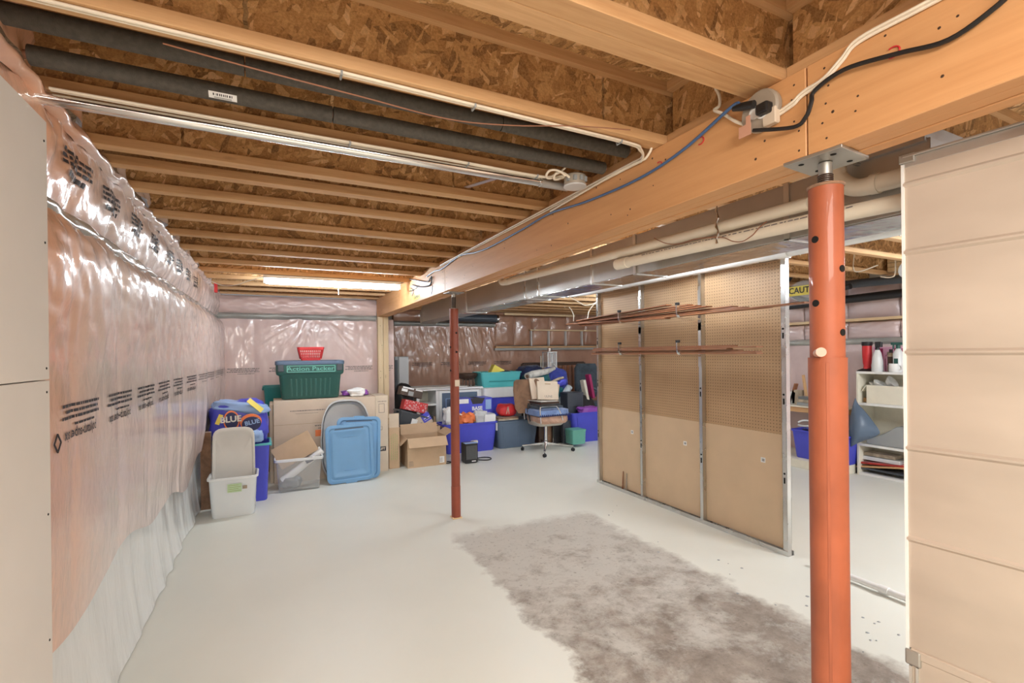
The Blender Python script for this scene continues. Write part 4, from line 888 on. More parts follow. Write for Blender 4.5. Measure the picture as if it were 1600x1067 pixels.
# clear bin
x0,x1,z0,z1=span(428,506,716,768,6.02)
t=thing('clear_bin','see-through plastic bin holding a tilted brown box and a plastic roll','bin',((x0+x1)/2,6.02+.17,0))
tub(t,x1-x0-.03,.33,z1,M['clear'],.88,r=.03,rimm=M['pale_white'],handles=False,rim=.03)
cxb=(x0+x1)/2
t=carton('brown_box','plain brown closed box sticking out tilted from the see-through bin',(W(470,712,Y=6.16).x,6.19,W(470,718,Y=6.16).z),.44,.10,.26,M['card'],top=True,rot=(a_(-8),a_(-27),0),seam=False)
a=W(442,760,Y=6.19); b=W(503,702,Y=6.19); a.z=max(a.z,.10)
o=MB().tube([a,b],.06,16,flat=.8).build('plastic_roll',M['cwhite'],smooth=True); tag(o,'roll of white plastic sheet slanting inside the see-through bin','roll')
o=MB().tube([W(478,722,Y=6.12)-Vector((0,0,0)),W(489,716,Y=6.12)],[.022,.026],12).build('marker_bottle',M['navy'],smooth=True); tag(o,'small dark blue bottle lying on top in the see-through bin','bottle')
blob('tool_bundle','dark bundle of small things at the bottom of the see-through bin','bundle',(cxb-.08,6.19,.02),(.22,.2,.13),M['smoke'],seed=5,amp=.3)
# big flat carton
zc=W(515,623,Y=6.5).z; xa=W(428,690,Y=6.5).x; xb=W(587,690,Y=6.5).x; xc=W(607,690,Y=6.5).x
t=carton('large_carton','very large pale flat carton with faint print behind the blue lids',((xa+xb)/2,6.5+.25,0),xb-xa,.50,zc,M['card2'],top=True,seam=False)
wx=xb-xa
zs_=W(515,659,Y=6.5).z
MB().box((-wx/2-.001,-.2515,zs_-.003),(wx/2,-.2495,zs_+.001)).build('panel_crease',M['cardin'],t)
q=MB(); rb=random.Random(4)
def fake(mb,x0,x1,z,h,y,rb,g=.006):
    x=x0
    while x<x1:
        l=rb.uniform(.006,.028); mb.box((x,y,z-h/2),(min(x+l,x1),y+.001,z+h/2)); x+=l+g
fake(q,-.42,-.02,zc*.87,.012,-.2512,rb); fake(q,-.36,-.10,zc*.835,.004,-.2512,rb,.002); 
for k in range(3): q.box((.02+.06*k,-.2512,zc*.85),(.055+.06*k,-.2502,zc*.89))
fake(q,-.02-wx*.1,.26-wx*.1,zs_-.035,.014,-.2512,rb); fake(q,.02-wx*.1,.22-wx*.1,zs_-.068,.013,-.2512,rb)
q.build('small_print',M['greyink'],t)
q=MB().box((-.04-wx*.08,-.2513,zs_-.17),(.27-wx*.08,-.2503,zs_-.09)).build('red_print',M['orange'],t)
MB().loft([[(.17-wx*.08,-.2518,zs_-.165),(.26-wx*.08,-.2518,zs_-.165),(.215-wx*.08,-.2518,zs_-.10)],[(.17-wx*.08,-.2514,zs_-.165),(.26-wx*.08,-.2514,zs_-.165),(.215-wx*.08,-.2514,zs_-.10)]]).build('triangle_print',M['card2'],q)
MB().box((-wx/2-.045,-.19,.0),(-wx/2-.004,.22,zc-.035)).build('foam_edge',M['card3'],t,bevel=.006)
t=carton('large_carton','pale carton end panel with small symbols, right of the blue lids',((xb+xc)/2+.004,6.52+.22,0),xc-xb-.004,.44,zc+.006,M['card3'],top=True,seam=False)
q=MB(); hw_=(xc-xb)/2
q.box((-.04,-.2215,zc*.78),(-.035,-.2205,zc*.90)).box((.03,-.2215,zc*.78),(.035,-.2205,zc*.90)).box((-.04,-.2215,zc*.78),(.035,-.2205,zc*.785)).box((-.04,-.2215,zc*.895),(.035,-.2205,zc*.90))
q.box((-.03,-.2215,zc*.55),(-.026,-.2205,zc*.60)).box((.0,-.2215,zc*.55),(.004,-.2205,zc*.60)).box((-.03,-.2215,zc*.55),(.004,-.2205,zc*.555)).box((-.03,-.2215,zc*.597),(.004,-.2205,zc*.60)); fake(q,-.05,.06,zc*.93,.01,-.2215,rb)
q.build('symbol_print',M['greyink'],t)
q=MB().box((-.05,-.2216,zc*.27),(.05,-.2206,zc*.33)).build('black_label',M['ink'],t); text('label_text','LIFT',.042,FACE((0,-.2222,zc*.30),'-y'),M['card3'],q,bold=.002)
# green action packer
x0,x1,_,z1=span(431,538,563,624,6.58); zb=zc+.008; z1=W(484,563,Y=6.6).z
t=thing('packer_tote','dark green heavy-duty lidded tote on top of the large carton','tote',((x0+x1)/2,6.58+.235,zb))
w_=x1-x0; h_=z1-zb; d_=.45
MB().loft([rr(w_*.83,d_*.84,.04,0),rr(w_*.85,d_*.86,.04,.012),rr(w_*.91,d_*.92,.04,h_*.60),rr(w_*.985,d_*.98,.04,h_*.64),rr(w_,d_,.04,h_*.70),rr(w_,d_,.04,h_*.90)]).build('tote_body',M['green_dark'],t,smooth=True)
rb_=MB()
for k in range(9):
    x=(k-4)*w_*.068; rb_.loft([[(x-.012,-d_*.43-.001,.03),(x+.012,-d_*.43-.001,.03),(x+.012,-d_*.41,.03),(x-.012,-d_*.41,.03)],[(x*1.05-.012,-d_*.465,h_*.52),(x*1.05+.012,-d_*.465,h_*.52),(x*1.05+.012,-d_*.44,h_*.52),(x*1.05-.012,-d_*.44,h_*.52)]])
rb_.build('front_ribs',M['green_dark'],t,bevel=.003)
MB().loft([rr(w_+.012,d_+.012,.045,h_*.89),rr(w_+.02,d_+.02,.05,h_*.91),rr(w_+.016,d_+.016,.05,h_*.98),rr(w_-.02,d_-.02,.045,h_),rr(w_-.08,d_-.08,.04,h_),rr(w_-.1,d_-.1,.035,h_-.008)]).build('lid',M['slate'],t,smooth=True)
fr_=MB(); y=-d_/2-.006
for a,b in (((-w_*.34,h_*.70),(w_*.36,h_*.70)),((-w_*.34,h_*.86),(w_*.36,h_*.86)),((-w_*.34,h_*.70),(-w_*.34,h_*.86)),((w_*.36,h_*.70),(w_*.36,h_*.86))): fr_.bar((a[0],y,a[1]),(b[0],y,b[1]),.012,.010)
fr_.build('name_frame',M['mint'],t)
MB().box((-w_*.335,-d_/2-.002,h_*.705),(w_*.355,-d_/2+.001,h_*.855)).build('name_recess',M['green_dark'],t)
text('embossed_name','Action Packer',h_*.15,FACE((0,-d_/2-.005,h_*.78),'-y'),M['mint'],t,sx=1.35,bold=.001)
for s in (-1,1):
    MB().box((s*w_*.43-.035,-d_/2-.010,h_*.72),(s*w_*.43+.035,-d_/2+.002,h_*.90)).build('latch',M['charcoal'],t,bevel=.004)
# red basket
p=W(486,562,Y=6.72); zt=z1; hb=.17; wb_=.30; k_=1.22
t=thing('basket','small red open-weave plastic basket on the green tote lid','basket',(p.x,6.80,zt))
bs=MB(); 
def side(u,v,s):  # u -1..1 along, v 0..1 up
    pass
wl0,wl1,dl0,dl1=.115,.150,.075,.105
def corner(z,sx,sy):
    k=z/hb; return Vector((sx*(wl0+(wl1-wl0)*k),sy*(dl0+(dl1-dl0)*k),z))
for (s1,s2) in (((-1,-1),(1,-1)),((1,-1),(1,1)),((1,1),(-1,1)),((-1,1),(-1,-1))):
    for z in (.025,.065,.10,.135): bs.bar(corner(z,*s1),corner(z,*s2),.004,.014 if z<.03 else .011)
    for k in range(0,13):
        f=k/12; bs.bar(corner(.02,*s1).lerp(corner(.02,*s2),f),corner(.14,*s1).lerp(corner(.14,*s2),min(1,f+(0.03 if 0<k<12 else 0))),.008 if 0<k<12 else .02,.004)
bs.build('basket_weave',M['red'],t)
MB().loft([rr(.23,.15,.02,0),rr(.235,.155,.02,.03),rr(.225,.145,.02,.03),rr(.225,.145,.02,.005)]).build('basket_base',M['red'],t)
MB().loft([rr(.30,.21,.025,hb-.03),rr(.318,.228,.03,hb-.03),rr(.322,.232,.03,hb),rr(.306,.216,.025,hb)],False,False).build('basket_rim',M['red'],t)
# teal tub behind left, on a carton
xa_,xb_=W(413,620,Y=7.15).x,W(452,620,Y=7.15).x; zt=W(425,604,Y=7.15).z
carton('brown_box','plain brown box hidden behind the large carton, under the small teal tub',((xa_+xb_)/2+.02,7.38,0),.34,.32,zt-.40,M['card'],top=True)
t=thing('tub','small teal plastic tub behind the green tote','tub',((xa_+xb_)/2+.02,7.38,zt-.398)); tub(t,.36,.34,.398,M['teal'],.84)
# white crumpled things on the carton
blob('white_bag','small crumpled white bag on top of the large carton','bag',(W(558,622,Y=6.6).x,6.66,zc+.004),(.22,.16,.11),M['cwhite'],seed=31,amp=.3)
blob('purple_cloth','flat purple cloth lying on the large carton behind the white bag','cloth',(W(556,624,Y=6.8).x,6.86,zc+.004),(.36,.2,.07),M['purple'],seed=33,amp=.2,pw=.4)
# grey tub standing on end
pa=W(502,700,Y=6.26); pb=W(582,700,Y=6.26); ztub=W(545,624,Y=6.35).z
t=thing('grey_tub','large pale grey oval tub leaning upright with its hollow facing out, behind the blue lids','tub',((pa.x+pb.x)/2,6.31,0.004),rot=(a_(-2.5),a_(0),0))
w_=(pb.x-pa.x); h_=ztub
def ov(k,y,dz=0):
    out=[]; 
    for a in range(0,360,12):
        c_,s_=math.cos(a_(a)),math.sin(a_(a)); n_=.55
        sxk=1 if s_<0 else .80+.0*s_
        taper=1-.16*max(0,s_)
        out.append((w_/2*k*taper*math.copysign(abs(c_)**n_,c_),y,h_/2+h_/2*k*math.copysign(abs(s_)**n_,s_)+dz))
    return out
MB().loft([ov(.96,.0),ov(1.0,-.004),ov(1.0,.012),ov(.955,.014),ov(.88,.12),ov(.86,.12),ov(.92,.012),ov(.93,.0)],False,False).build('tub_wall',M['tubgrey'],t,smooth=True)
MB().loft([ov(.885,.11),ov(.885,.12)]).build('tub_bottom',M['tubgrey'],t)
# blue lids
def leanlid(label,x0,x1,yt,yb,Y,roll,lean=-9):
    a=W(x0,(yt+yb)/2,Y=Y); b=W(x1,(yt+yb)/2,Y=Y); zt=W((x0+x1)/2,yt,Y=Y+.07).z; 
    w_=b.x-a.x; t=thing('tote_lid',label,'lid',((a.x+b.x)/2,Y,.012),rot=(a_(lean),a_(roll),0))
    Mv=Matrix.Rotation(PI/2,4,'X')  # local xy -> xz, +z -> -y
    h_=(zt-.012)/math.cos(a_(lean)); Mt=Matrix.Translation((0,0,h_/2))@Mv
    R=lambda k,dz,inset=0,r=.07:[(x,y,dz) for x,y,_ in rr(w_-2*inset,h_-2*inset,max(.02,r-inset*.6),0,5)]
    MB(Mt).loft([R(1,0),R(1,.016),R(1,.02,.012),R(1,.02,.035),R(1,.008,.045),R(1,.008,.055),R(1,.019,.07),R(1,.019,.085),R(1,.010,.11),R(1,.010,.16)]).build('lid_plate',M['lidblue'],t,smooth=True)
    for s in (-1,1):
        MB(Mt).box((-w_*.12,s*(h_/2)-.012,-.002),(w_*.12,s*(h_/2)+.012,.018)).build('lid_latch',M['lidblue'],t,bevel=.004)
        MB(Mt).tube([(-w_*.14,s*h_*.28,.010),(0,s*h_*.28+.006*s,.013),(w_*.14,s*h_*.28,.010)],.004,8).build('raised_rib',M['lidblue'],t,smooth=True)
    MB(Mt).loft([[(x,y,.0105) for x,y,_ in rr(w_*.62,.045,.02,0,4,cy=h_*.41)],[(x,y,.0112) for x,y,_ in rr(w_*.62,.045,.02,0,4,cy=h_*.41)]]).build('grip_recess',M['slate'],t)
    return t,w_,h_
leanlid('blue plastic tote lid leaning behind another, the rear of the two',524,593,651,748,6.215,2.0,-4)
leanlid('blue plastic tote lid leaning upright in front, the nearer of the two',511,585,662,755,6.13,-1.5,-4)
# ---------- middle cluster (cartons, dark tote, desk)
xa,xb=W(607,700,Y=6.6).x,W(624,700,Y=6.6).x; zt=W(615,668,Y=6.6).z; zt2=W(615,646,Y=6.6).z
t=carton('tall_carton','narrow upright carton with faded green print, right of the large carton',((xa+xb)/2+.006,6.6+.2,0),xb-xa-.006,.40,zt,M['card'],top=False)
MB().box((-(xb-xa)/2+.004,-.2,zt),((xb-xa)/2-.008,-.196,zt2)).build('flap',M['card3'],t)
q=MB(); rb=random.Random(6)
for k in range(4): 
    z=.12
    while z<zt*.82: l=rb.uniform(.01,.035); q.box((-.045+.026*k,-.2014,z),(-.037+.026*k,-.2003,z+l)); z+=l+.008
q.build('faded_print',M['greenink'],t)
# big open carton behind
xa,xb=W(625,700,Y=6.95).x,W(688,700,Y=6.95).x; zt=W(655,668,Y=6.95).z
t=carton('open_carton','large open brown carton behind the small open one, holding the dark tilted tote',((xa+xb)/2,6.95+.3,0),xb-xa,.60,zt,M['card'],flaps=(('r',.16,215),('l',.10,115),('b',.2,150)))
tz=zt
# small open carton
xa,xb=W(637,705,Y=6.5).x,W(697,705,Y=6.5).x; zt=W(667,683,Y=6.5).z
t=carton('open_carton','small open brown carton with hanging flaps on the floor left of the dark red post',((xa+xb)/2,6.5+.19,0),xb-xa,.38,zt,M['card'],flaps=(('f',.15,232),('l',.13,222),('b',.15,115),('r',.13,150)))
q=MB().box((-.02+(xb-xa)/2*.72,-.1915,.03),(.05+(xb-xa)/2*.72,-.1905,.12)).build('white_sticker',M['cwhite'],t); d=MB()
for k in range(4): d.box((.32*(xb-xa)+.0,-.1922,.045+.016*k),(.32*(xb-xa)+.045,-.1916,.050+.016*k))
d.build('sticker_print',M['greyink'],q)
q=MB()
for k in range(4): q.box((-(xb-xa)/2+.02+.016*k,-.1915,.02),(-(xb-xa)/2+.024+.016*k,-.1905,.09))
q.box((-(xb-xa)/2+.02,-.1915,.086),(-(xb-xa)/2+.072,-.1905,.09)); q.build('printed_mark',M['greyink'],t)
# dark tilted tote in the open carton
p=W(634,652,Y=7.15)
t=thing('dark_tote','charcoal plastic tote tipped sideways on the open carton','tote',(p.x+.03,7.22,tz-.05),rot=(a_(-4),a_(19),0)); tub(t,.46,.40,.25,M['charcoal'],.85,ribs=2,r=.03)
MB().box((-.02,-.197,.06),(.07,-.186,.17)).build('white_sticker',M['cwhite'],t)
# snowflake box, shoe boxes
p=W(646,634,Y=7.2)
t=carton('gift_box','red box with white snowflakes lying tilted on the charcoal tote',(p.x,7.24,p.z-.085),.36,.20,.15,M['red'],top=True,rot=(a_(-4),a_(15),0),seam=False)
q=MB(); rb=random.Random(8)
for k in range(60):
    x=rb.uniform(-.17,.17); z=rb.uniform(.012,.138); s=rb.uniform(.008,.016)
    for a in (0,60,120):
        c_,s_=math.cos(a_(a+k*7))*s,math.sin(a_(a+k*7))*s; q.bar((x-c_,-.1012,z-s_),(x+c_,-.1012,z+s_),.0045,.001)
q.build('snowflake_print',M['cwhite'],t)
p=W(640,612,Y=7.3)
t=carton('shoe_box','dark brown shoe box with white labels tilted above the snowflake box',(p.x,7.33,p.z-.075),.34,.20,.13,M['darkbrown'],top=True,rot=(a_(-4),a_(15),0),seam=False)
for a,b,c_,d_,m_ in ((-.15,.02,.105,.128,'cwhite'),(.05,.16,.105,.128,'cwhite'),(-.16,-.07,.055,.095,'cwhite'),(-.05,.03,.01,.075,'midgrey')): MB().box((a,-.102,c_),(b,-.1005,d_)).build('box_label',M[m_],t)
blob('black_bag','round black bag behind the dark brown shoe box','bag',(W(632,612,Y=7.7).x,7.76,.45),(.36,.3,W(632,596,Y=7.7).z-.45),M['black'],seed=40,amp=.1,pw=.9)
carton('brown_box','plain brown box hidden behind the open cartons, under the round black bag',(W(632,640,Y=7.7).x,7.78,0),.34,.34,.448,M['card'],top=True)
p=W(668,653,Y=7.0)
t=carton('toy_box','white and blue box printed 69 tilted on the right rim of the open carton',(p.x-.015,7.10,p.z-.13),.26,.16,.17,M['card3'],top=True,rot=(a_(-6),a_(-28),0),seam=False)
MB().box((.0,-.084,.05),(.131,.081,.172)).build('blue_wrap',M['royal'],t); MB().box((.02,-.0855,.10),(.12,-.0845,.112)).box((.02,-.0855,.075),(.12,-.0845,.080)).build('white_stripe',M['cwhite'],t)
text('printed_number','69',.08,FACE((-.06,-.082,.05),'-y'),M['ink'],t,bold=.003)
# tall grey cabinet
xa,xb,z0,z1=span(618,639,557,690,8.5)
t=thing('tall_cabinet','tall narrow grey cabinet against the return wall behind the timber post','cabinet',((xa+xb)/2,8.5+.2,0))
w_=xb-xa
MB().box((-w_/2,-.18,.0),(w_/2,.2,z1)).build('cabinet_body',M['midgrey'],t,bevel=.003)
MB().box((-w_*.22,-.2,.04),(w_/2,-.18,z1-.01)).build('cabinet_door',M['tubgrey'],t,bevel=.003)
MB().box((-w_*.5,-.19,.0),(-w_*.30,-.18,z1-.06)).build('dark_gap',M['charcoal'],t)
# white desk / cabinet with blue glass doors
Yd=7.85; xa=W(651,640,Y=Yd).x; xb=W(758,640,Y=Yd).x; zt=W(700,609,Y=Yd).z
t=thing('white_cabinet','long white cabinet with cubbyholes and a grey-blue panelled door, behind the totes','cabinet',((xa+xb)/2,Yd+.25,0)); w_=xb-xa
x1_=-w_/2; xs1=W(686,640,Y=Yd).x-(xa+xb)/2; xs2=W(752,640,Y=Yd).x-(xa+xb)/2; zsh=W(670,634,Y=Yd).z
for a,b,c_,d_ in ((x1_,x1_+.05,0,zt),(xs1-.05,xs1,0,zt),(xs2-.02,w_/2,0,zt)): MB().box((a,-.25,c_),(b,.25,d_)).build('side_panel',M['white'],t,bevel=.002)
MB().box((x1_+.05,-.25,zsh),(xs1-.05,.22,zsh+.03)).build('shelf',M['white'],t); MB().box((x1_,.22,0),(w_/2,.25,zt)).build('back_panel',M['cream'],t)
MB().box((x1_-.03,-.28,zt),(w_/2+.02,.27,zt+.035)).build('cabinet_top',M['white'],t,bevel=.003)
MB().box((x1_-.10,-.30,zt+.036),(w_/2-.35,.2,zt+.058)).build('loose_board',M['lid_white'],t,bevel=.002)
MB().box((x1_+.05,-.25,.03),(xs1-.05,.2,.05)).build('shelf',M['white'],t)
dr=MB().box((xs1,-.262,.03),(xs2-.02,-.24,zt-.01)).build('cabinet_door',M['white'],t,bevel=.003)
MB().box((xs1+.05,-.266,.08),(xs2-.08,-.262,zt-.05)).build('door_panel',M['slate'],dr,bevel=.002)
fr_=MB(); a0,a1,b0,b1=xs1+.12,xs2-.16,.16,zt-.15
for p_,q_ in (((a0,b0),(a1,b0)),((a0,b1),(a1,b1)),((a0,b0),(a0,b1)),((a1,b0),(a1,b1))): fr_.bar((p_[0],-.267,p_[1]),(q_[0],-.267,q_[1]),.008,.006)
fr_.build('panel_moulding',M['lightblue'],dr)
tcx=(xa+xb)/2
rb=random.Random(12)
for k in range(7):
    h_=rb.uniform(.19,.27); x=xa+.065+.042*k; o=MB().box((-.016,-.09,0),(.016,.09,h_)).build('book',[M['c_beige'],M['card3'],M['midgrey'],M['c_red'],M['cream'],M['c_slate'],M['card']][k],bevel=.002)
    o.location=(x,7.75+.05,.051); tag(o,'book standing in the lower cubbyhole of the white cabinet, %s from its left end'%('first','second','third','fourth','fifth','sixth','seventh')[k],'book','books in the white cabinet')
    o.location=(x,Yd+.13,.051); o.scale=(1,1,2.1)
# dark stool on the cabinet
p=W(732,607,Y=8.0)
t=thing('stool','dark brown wooden stool or small chair with turned legs on the white cabinet','stool',(p.x,8.05,zt+.036)); hs=W(732,583,Y=8.0).z-(zt+.036)
MB().lathe([(.05,hs*.45),(.15,hs*.62),(.19,hs*.85),(.19,hs*.95),(.17,hs)],24).build('seat',M['darkbrown'],t,smooth=True)
for k in range(5):
    a=a_(200+k*35); MB().tube([(.10*math.cos(a),.10*math.sin(a),hs*.55),(.11*math.cos(a),.11*math.sin(a),0)],[.012,.016],8).build('leg',M['darkbrown'],t,smooth=True)
MB().bar((.20,-.02,hs*.0),(.27,-.02,hs*1.05),.022,.022).bar((.12,-.02,hs*.98),(.28,-.02,hs*.98),.02,.02).build('back_frame',M['darkbrown'],t)
# blue tote with white lid, teal tote on top
Yb=7.75; xa,xb,z0,z1=span(757,808,625,650,Yb); zl=W(782,605,Y=Yb).z; zm=W(782,620,Y=Yb).z
t=put_tote('blue_tote','royal blue tote with a thick white lid under the teal tote','tote',(xa,xb,0,zm),.48,M['royal'],.93,Y=Yb,handles=False)
MB().loft([rr(xb-xa+.01,.49,.04,zm-.01),rr(xb-xa+.03,.51,.045,zm),rr(xb-xa+.03,.51,.045,zl-.01),rr(xb-xa-.01,.47,.045,zl)]).build('lid',M['cwhite'],t,smooth=True)
xa,xb,z0,z1=span(752,817,581,604,Yb)
t=put_tote('teal_tote','turquoise tote standing on the white-lidded blue tote','tote',(xa,xb,zl+.002,W(785,581,Y=Yb).z),.44,M['aqua'],.90,Y=Yb+.02,handles=False)
MB().box((-(xb-xa)*.30,-.2150,.10),((xb-xa)*.44,-.205,.115)).build('front_band',M['teal'],t)
p=W(769,578,Y=Yb+.12); 
t=carton('yellow_box','yellow box with a blue patch tilted inside the turquoise tote',(p.x,Yb+.2,zl+.06),.22,.14,p.z-zl+.02,M['yellow'],top=True,rot=(0,a_(28),0),seam=False)
MB().box((-.02,-.072,.08),(.09,-.0705,.18)).build('blue_print',M['navy'],t)
blob('dark_cloth','dark bundled cloth in the right half of the turquoise tote','cloth',(W(795,578,Y=Yb).x,Yb+.22,zl+.1),(.34,.3,.20),M['c_dark'],seed=44,amp=.2)
# blue BASE carton
Yc=7.42; xa,xb,z0,z1=span(716,769,622,652,Yc)
t=thing('blue_carton','royal blue carton lettered BASE on the crate behind the front blue tote','box',((xa+xb)/2,Yc+.16,z0)); w_=xb-xa; h_=z1-z0
MB().box((-w_/2,-.16,0),(w_/2,.16,h_*.72)).box((-w_/2,-.16,h_*.72),(-.03,.16,h_)).box((.10,-.16,h_*.72),(w_/2,.16,h_)).build('box_body',M['royal'],t,bevel=.003)
MB().loft([[(-.05,-.162,h_*.70),(.12,-.162,h_*.70),(.12,.1,h_*.70),(-.05,.1,h_*.70)],[(-.09,-.164,h_*.99),(.17,-.164,h_*.99),(.17,.1,h_*.99),(-.09,.1,h_*.99)]]).build('black_top',M['ink'],t)
text('printed_word','BASE',.085,FACE((.03,-.1625,h_*.46),'-y'),M['cwhite'],t,bold=.004)
MB().box((w_*.30,-.164,h_*.38),(w_*.47,-.161,h_*.9)).build('white_print',M['lightblue'],t); MB().box((-w_*.38,-.164,h_*.05),(-w_*.28,-.161,h_*.28)).box((-w_*.49,-.164,h_*.75),(-w_*.2,-.161,h_*.98)).build('white_print',M['cwhite'],t)
carton('brown_box','brown crate of mixed things supporting the BASE carton',((xa+xb)/2,Yc+.2,0),w_,.38,z0-.002,M['darkbrown'],top=True,seam=False)
# front blue tote
x0,x1,_,z1=span(694,779,661,702,7.05)
t=put_tote('blue_tote','wide royal blue tote heaped with papers behind the dark red post','tote',(x0,x1,0,z1),.42,M['royal'],.88,Y=7.05,r=.05,handles=True)
xm=(x0+x1)/2
o=blob('orange_bag','crumpled orange plastic bag on top of the front blue tote','bag',(W(729,655,Y=7.2).x,7.2,z1-.05),(.26,.2,.20),M['orange'],seed=51,amp=.35,freq=2)
blob('white_bag','crumpled pale plastic bag at the left in the front blue tote','bag',(W(706,648,Y=7.25).x-.02,7.3,z1-.06),(.22,.2,.30),M['cwhite'],seed=52,amp=.35,freq=2)
blob('grey_bag','crumpled grey plastic bag in the middle of the front blue tote','bag',(W(750,650,Y=7.2).x,7.24,z1-.05),(.24,.2,.22),M['tubgrey'],seed=53,amp=.35,freq=2)
carton('white_box','small white box lying on the right of the front blue tote',(W(764,660,Y=7.15).x,7.2,z1-.03),.20,.16,.13,M['cwhite'],top=True,rot=(0,a_(3),a_(6)),seam=False)
for k,(px,py,w_,m_,lb) in enumerate(((735,643,.30,'c_brown','dark brown flat book under the BASE carton front'),(752,641,.34,'cwhite','white magazine lying level above the front blue tote'),(722,651,.2,'cwhite','white paper sheet sticking out behind the orange bag'))):
    p=W(px,py,Y=7.35); o=MB().box((-w_/2,-.12,0),(w_/2,.12,.018 if k else .05)).build('magazine',M[m_]); o.location=(p.x,7.30,z1+.03+.052*k-.035*(k==2)); o.rotation_euler=(0,a_((0,-2,12)[k]),0); tag(o,lb,'magazine')
blob('dark_cloth','dark red and black bundle filling the back of the front blue tote','cloth',(xm+.05,7.33,z1-.12),(.6,.2,.18),M['c_dark'],seed=54,amp=.2)
# grey-blue tote
x0,x1,_,z1=span(776,844,657,699,7.05)
t=put_tote('slate_tote','slate blue ribbed tote on the floor left of the office chair','tote',(x0,x1,0,z1),.44,M['slate'],.86,ribs=3,Y=7.05,r=.06)
MB().box((-(x1-x0)/2-.012,-.235,z1-.13),(-(x1-x0)/2+.012,-.20,z1-.01)).build('tote_latch',M['tubgrey'],t,bevel=.004)
MB().box((-(x1-x0)/2+.02,-.19,z1),((x1-x0)/2-.02,.19,z1+.012)).build('lid',M['slate'],t,bevel=.004)
o=blob('red_bag','bright red bag lying on the slate blue tote','bag',(W(792,640,Y=7.2).x,7.22,z1+.06),(.36,.28,.22),M['red'],seed=61,amp=.18,pw=.7)
for k in range(2):
    o=MB().box((-.18,-.14,0),(.18,.14,.024)).build('flat_board',M['c_beige' if k==0 else 'c_brown'],bevel=.003); o.location=(W(790,650,Y=7.2).x,7.22,z1+.013+.025*k); tag(o,'flat %s board between the slate tote and the red bag'%('beige' if k==0 else 'brown'),'board')
t=thing('cloth_strap','pale beige strap hanging over the front of the red bag','strap',W(793,641,Y=7.07)); MB().bar((-.02,0,-.06),(0,-.02,.06),.014,.004).bar((.03,0,-.06),(0,-.02,.06),.014,.004).build('strap_band',M['c_beige'],t)
# heater + cable + grey oval piece
p=W(728,719,Z=0)
t=thing('heater','small black box heater with a ribbed front just right of the dark red post','heater',(p.x,6.45,0)); hw_=.095; hh=W(728,693,Y=6.4).z
MB().box((-hw_,-.09,.012),(hw_,.09,hh)).build('heater_case',M['black'],t,bevel=.008,seg=2)
g=MB()
for k in range(9): g.box((-hw_*.82+k*hw_*.19,-.096,.06),(-hw_*.82+k*hw_*.19+.008,-.089,hh-.03))
g.build('front_grille',M['smoke'],t); MB().box((.0,-.0955,.025),(.06,-.0895,.04)).build('maker_plate',M['cwhite'],t); MB().box((-hw_*.9,-.07,0),(hw_*.9,.07,.013)).build('feet',M['black'],t); MB().box((-hw_,-.088,hh),(hw_,.0,hh+.006)).build('pale_top',M['lightblue'],t)
t=thing('oval_piece','small pale grey plastic piece with an oval head behind the black heater','plastic piece',(W(741,690,Y=6.75).x,6.80,0))  # unidentified pale oval plastic piece, not a lamp
MB().bar((-.03,0,.0),(-.03,0,.19),.02,.016).box((-.05,-.02,0),(.03,.02,.012)).bar((-.03,0,.14),(.05,0,.16),.02,.02).build('piece_arm',M['tubgrey'],t)
MB().loft([rr(.10,.05,.024,.19,4,cx=.02),rr(.12,.06,.028,.205,4,cx=.02),rr(.11,.05,.024,.235,4,cx=.02)]).build('oval_head',M['cream'],t,smooth=True)
cable('power_cord','dark power cord coiled on the floor right of the black heater',[(p.x+.10,6.48,.05),(p.x+.16,6.5,.009),(p.x+.26,6.42,.009),(p.x+.34,6.46,.009),(p.x+.36,6.56,.009),(p.x+.28,6.62,.009),(p.x+.18,6.60,.009),(p.x+.14,6.52,.02)],.008,M['black'])
cable('power_cord','short black cord on the floor between the small carton and the dark red post',[(2.14,6.55,.009),(2.2,6.5,.009),(2.26,6.55,.009),(2.22,6.62,.009)],.008,M['black'])
# ---------- office chair
p=W(853,702,Z=0); cx_,cy_=p.x,p.y
t=thing('office_chair','brown upholstered office chair with steel arms, piled with cardboard','chair',(cx_,cy_,0),0)
fw=Vector((math.cos(a_(-26)),math.sin(a_(-26)),0)); rt_=Vector((-fw.y,fw.x,0))   # fw: image right
dirs=[W(897,702,Z=.03)-p, W(815,701,Z=.03)-p, W(851,712,Z=.03)-p, Vector((.12,.36,0))]
for k,d in enumerate(dirs):
    d.z=0; arm=MB().loft([[tuple(d.normalized()*.02+Vector((0,0,z))+Vector((-d.y,d.x,0)).normalized()*s) for s,z in ((-.022,.085),(.022,.085),(.022,.125),(-.022,.125))],[tuple(d*.98+Vector((0,0,z))+Vector((-d.y,d.x,0)).normalized()*s) for s,z in ((-.014,.070),(.014,.070),(.014,.092),(-.014,.092))]]).build('base_arm',M['chrome'],t,bevel=.004)
    q=MB(); e=d*.96; Mw=Matrix.Translation((e.x,e.y,.027))@Matrix.Rotation(math.atan2(d.y,d.x)+.9,4,'Z')@Matrix.Rotation(PI/2,4,'X')
    for s in (-.018,.006): q.lathe([(.020,s),(.027,s+.002),(.027,s+.012),(.020,s+.014)],18,M=Mw)
    q.lathe([(.008,-.006),(.008,.006)],8,M=Mw); q.tube([(e.x,e.y,.03),(e.x,e.y,.078)],.007,8); q.build('caster',M['black'],arm,smooth=True)
MB().lathe([(.034,.08),(.034,.14),(.026,.15),(.026,.40)],18).build('gas_column',M['chrome'],t,smooth=True)
zs1=.43
